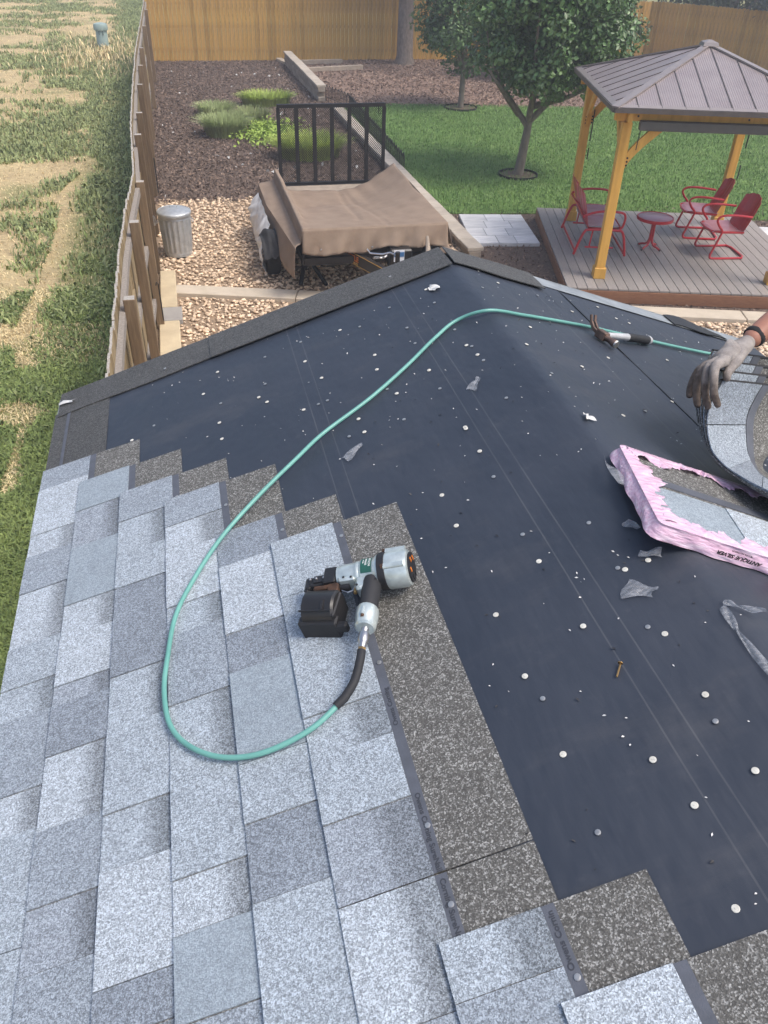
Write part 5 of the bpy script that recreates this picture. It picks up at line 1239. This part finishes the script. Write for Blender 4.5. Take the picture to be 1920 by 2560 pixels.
def ring(o, x, y, r_):
    MB().grid(lambda u, v: (x+r_*math.cos(u*6.2832), y+r_*math.sin(u*6.2832), .01+v*.05), 40, 1, thick=.012).build('edging_band', 'black_metal', o)
    MB().lathe([(r_-.02, 0), (r_-.02, .02), (.05, .04)], 30, Matrix.Translation((x, y, .0))).build('ring_mulch', 'tree_mulch', o)
ring(rg, 6.62, 16.2, .40)
rg2 = thing('tree_ring', 'black edging ring around the smaller tree at the lawn far edge', 'edging', (7.5, 22.97, 0), 'tree rings'); ring(rg2, 7.5, 22.97, .45)
cc = crown_clumps((7.45, 23.1, 2.25), (1.25, 1.2, 1.35), 60, .38, 75, .95)
tree('young_tree', 'smaller leafy tree behind the lawn, left of the big tree', (7.5, 22.97), [(7.5, 22.97, 0), (7.5, 22.97, .6), (7.5, 22.97, 1.3), (7.46, 22.98, 2.2)], .085, [[(7.5, 22.97, 1.0), (7.2, 23, 1.5), (6.8, 23, 2.2)], [(7.5, 22.97, 1.0), (7.8, 22.8, 1.6), (8.2, 22.8, 2.3)]], cc, 13000, .10, 'pear_leaf_far', 'pear_bark', 76)
cc = crown_clumps((14.1, 28.6, 1.5), (1.45, 1.2, 1.35), 44, .42, 77, .3)
tree('lilac_shrub', 'light green shrub in front of the rear fence, right of the big tree', (14.1, 28.6), [(14.1, 28.6, 0), (14.1, 28.6, .5), (14.1, 28.6, 1)], .06, [[(14.1, 28.6, .2), (13.6, 28.6, .9), (13.2, 28.5, 1.5)], [(14.1, 28.6, .2), (14.6, 28.6, .9), (15, 28.5, 1.5)]], cc, 8000, .12, 'shrub_leaf', 'pear_bark', 78)
cc = crown_clumps((11.0, 27.6, 1.7), (1.7, 1.2, 1.5), 50, .45, 79, .3)
tree('dark_shrub', 'dark green shrub behind the big lawn tree by the rear bed', (11.0, 27.6), [(11, 27.6, 0), (11, 27.6, .5), (11, 27.6, 1)], .06, [[(11, 27.6, .2), (10.5, 27.6, .9), (10, 27.6, 1.5)]], cc, 9000, .12, 'dark_leaf', 'pear_bark', 80)
# spruces: needle sprays on drooping boughs
def spruce(label, x, y, r_, zlow, top, blen, n_b, seed, group='spruce trees at the back', zfirst=None):
    t = thing('spruce_tree', label, 'tree', (x, y, 0), group); g = random.Random(seed); gg = np.random.default_rng(seed)
    MB().tube([(x, y, 0), (x, y, .25), (x, y, 2.5), (x, y, top*.6), (x, y, top)], [r_*1.35, r_*1.05, r_*.92, r_*.55, .03], 16).build('trunk', 'spruce_bark', t, smooth=True)
    PP, NN = [], []
    for i in range(n_b):
        f = i/n_b; z = zlow+(top-zlow)*f**1.15; L = blen*(1-f)**.8*(.75+.5*g.random()); a = i*2.4+g.random()*.5; d = Vector((math.cos(a), math.sin(a), 0))
        pts = [Vector((x, y, z))+d*(L*q)+Vector((0, 0, -.32*L*q**1.6+.10*L*q)) for q in (0, .25, .5, .75, 1)]
        MB().tube(pts, [.035, .028, .02, .013, .006], 5).build('bough', 'spruce_bark', t)
        m_ = int(150*L); q = gg.random(m_)**.7; base = np.array([[p.x, p.y, p.z] for p in pts]); ii = np.clip((q*4).astype(int), 0, 3); fr = q*4-ii
        P = base[ii]*(1-fr[:, None])+base[ii+1]*fr[:, None]; sd = gg.normal(0, .16+.10*L*.3, (m_, 3))*np.array([1, 1, .5]); sd[:, 2] -= np.abs(gg.normal(0, .13, m_))
        PP.append(P+sd); NN.append(gg.normal(0, 1, (m_, 3)))
    P = np.concatenate(PP); V, F = leaves(P, np.concatenate(NN), .17, seed, .22); np_obj('crown', V, F, 'spruce_needle', t)
spruce('big spruce trunk standing in front of the rear fence', 7.86, 30.7, .27, 2.9, 9.5, 3.0, 60, 81)
spruce('blue spruce bough hanging over the corner fence at upper right', 22.0, 28.0, .25, 2.6, 9, 2.6, 46, 82)
for i, (x, y, z, rx, lb, mt) in enumerate([(12.5, 35.5, 2.3, 3.0, 'dark leafy tree behind the rear fence above the lilac', 'dark_leaf'), (17.2, 35.8, 2.3, 3.2, 'dark leafy tree behind the fence corner', 'dark_leaf'), (22.0, 33.4, 2.3, 3.0, 'dark leafy tree behind the corner fence right of the fence corner', 'dark_leaf'), (26, 29.6, 2.3, 2.8, 'dark leafy tree at the far right behind the corner fence', 'dark_leaf'), (3.6, 36.5, 2.6, 2.2, 'leafy tree top peeking over the middle of the rear fence', 'pear_leaf_far')]):
    cc = crown_clumps((x, y, z), (rx, rx*.8, z*.75), 46, .75 if i < 5 else .3, 90+i, .4 if i < 5 else .1)
    tree('background_tree' if i < 5 else 'background_bush', lb, (x, y), [(x, y, 0), (x, y, z*.4), (x, y, z*.8)], .16, [[(x, y, z*.4), (x+rx*.3, y, z*.8), (x+rx*.5, y, z*1.2)]], cc, 7000 if i < 5 else 2500, .2 if i < 5 else .1, mt, 'spruce_bark', 100+i, group='trees beyond the fences')
# house roof beyond the fence, just showing over the pickets at upper left
hs = thing('far_house', 'low grey roofed house showing just above the rear fence', 'house', (7.5, 50, 0))
b = MB(); b.prism([(-5, 0), (5, 0), (5, 1.6), (0, 2.6), (-5, 1.6)], -3, 3, FR((1, 0, 0), (0, 0, 1), (0, -1, 0), (7.5, 50, 0))); b.build('wall', 'siding', hs)
for s_ in (-1, 1): MB().bar((7.5, 46.8, 2.68), (7.5, 53.2, 2.68), .1, .1).build('ridge_cap', 'far_roof', hs) if s_ > 0 else None
for s_ in (-1, 1):
    b = MB(); b.add([(7.5, 46.8, 2.66), (7.5, 53.2, 2.66), (7.5+s_*5.5, 53.2, 1.56), (7.5+s_*5.5, 46.8, 1.56), (7.5, 46.8, 2.74), (7.5, 53.2, 2.74), (7.5+s_*5.5, 53.2, 1.64), (7.5+s_*5.5, 46.8, 1.64)], [(0, 1, 2, 3), (4, 5, 6, 7), (0, 1, 5, 4), (1, 2, 6, 5), (2, 3, 7, 6), (3, 0, 4, 7)]); b.build('roof', 'far_roof', hs)
# utility pedestal in the field
pd = thing('utility_pedestal', 'pale green utility pedestal standing in the dry field grass', 'pedestal', (-2.33, 34.95, 0))
PD = Matrix.Translation((-2.33, 34.95, -.02))
MB().lathe([(.20, 0), (.20, .62), (.19, .64)], 24).build('pedestal_base', 'pedestal_green', pd, PD, smooth=True)
MB().lathe([(.245, .56), (.25, .58), (.25, .70), (.22, .76), (.10, .79)], 24).build('pedestal_cap', 'pedestal_green', pd, PD, smooth=True)
for a in (-1.9, -1.25): MB().box((.205*math.cos(a), .205*math.sin(a), .50), (.04, .04, .14)).build('pedestal_slot', 'pedestal_dark', pd, PD)

# ================================================================== HAZE
hz_ = MB().box((0, 60, 4.5), (400, 420, 12)).build('haze', 'haze_air'); hz_['kind'] = 'stuff'
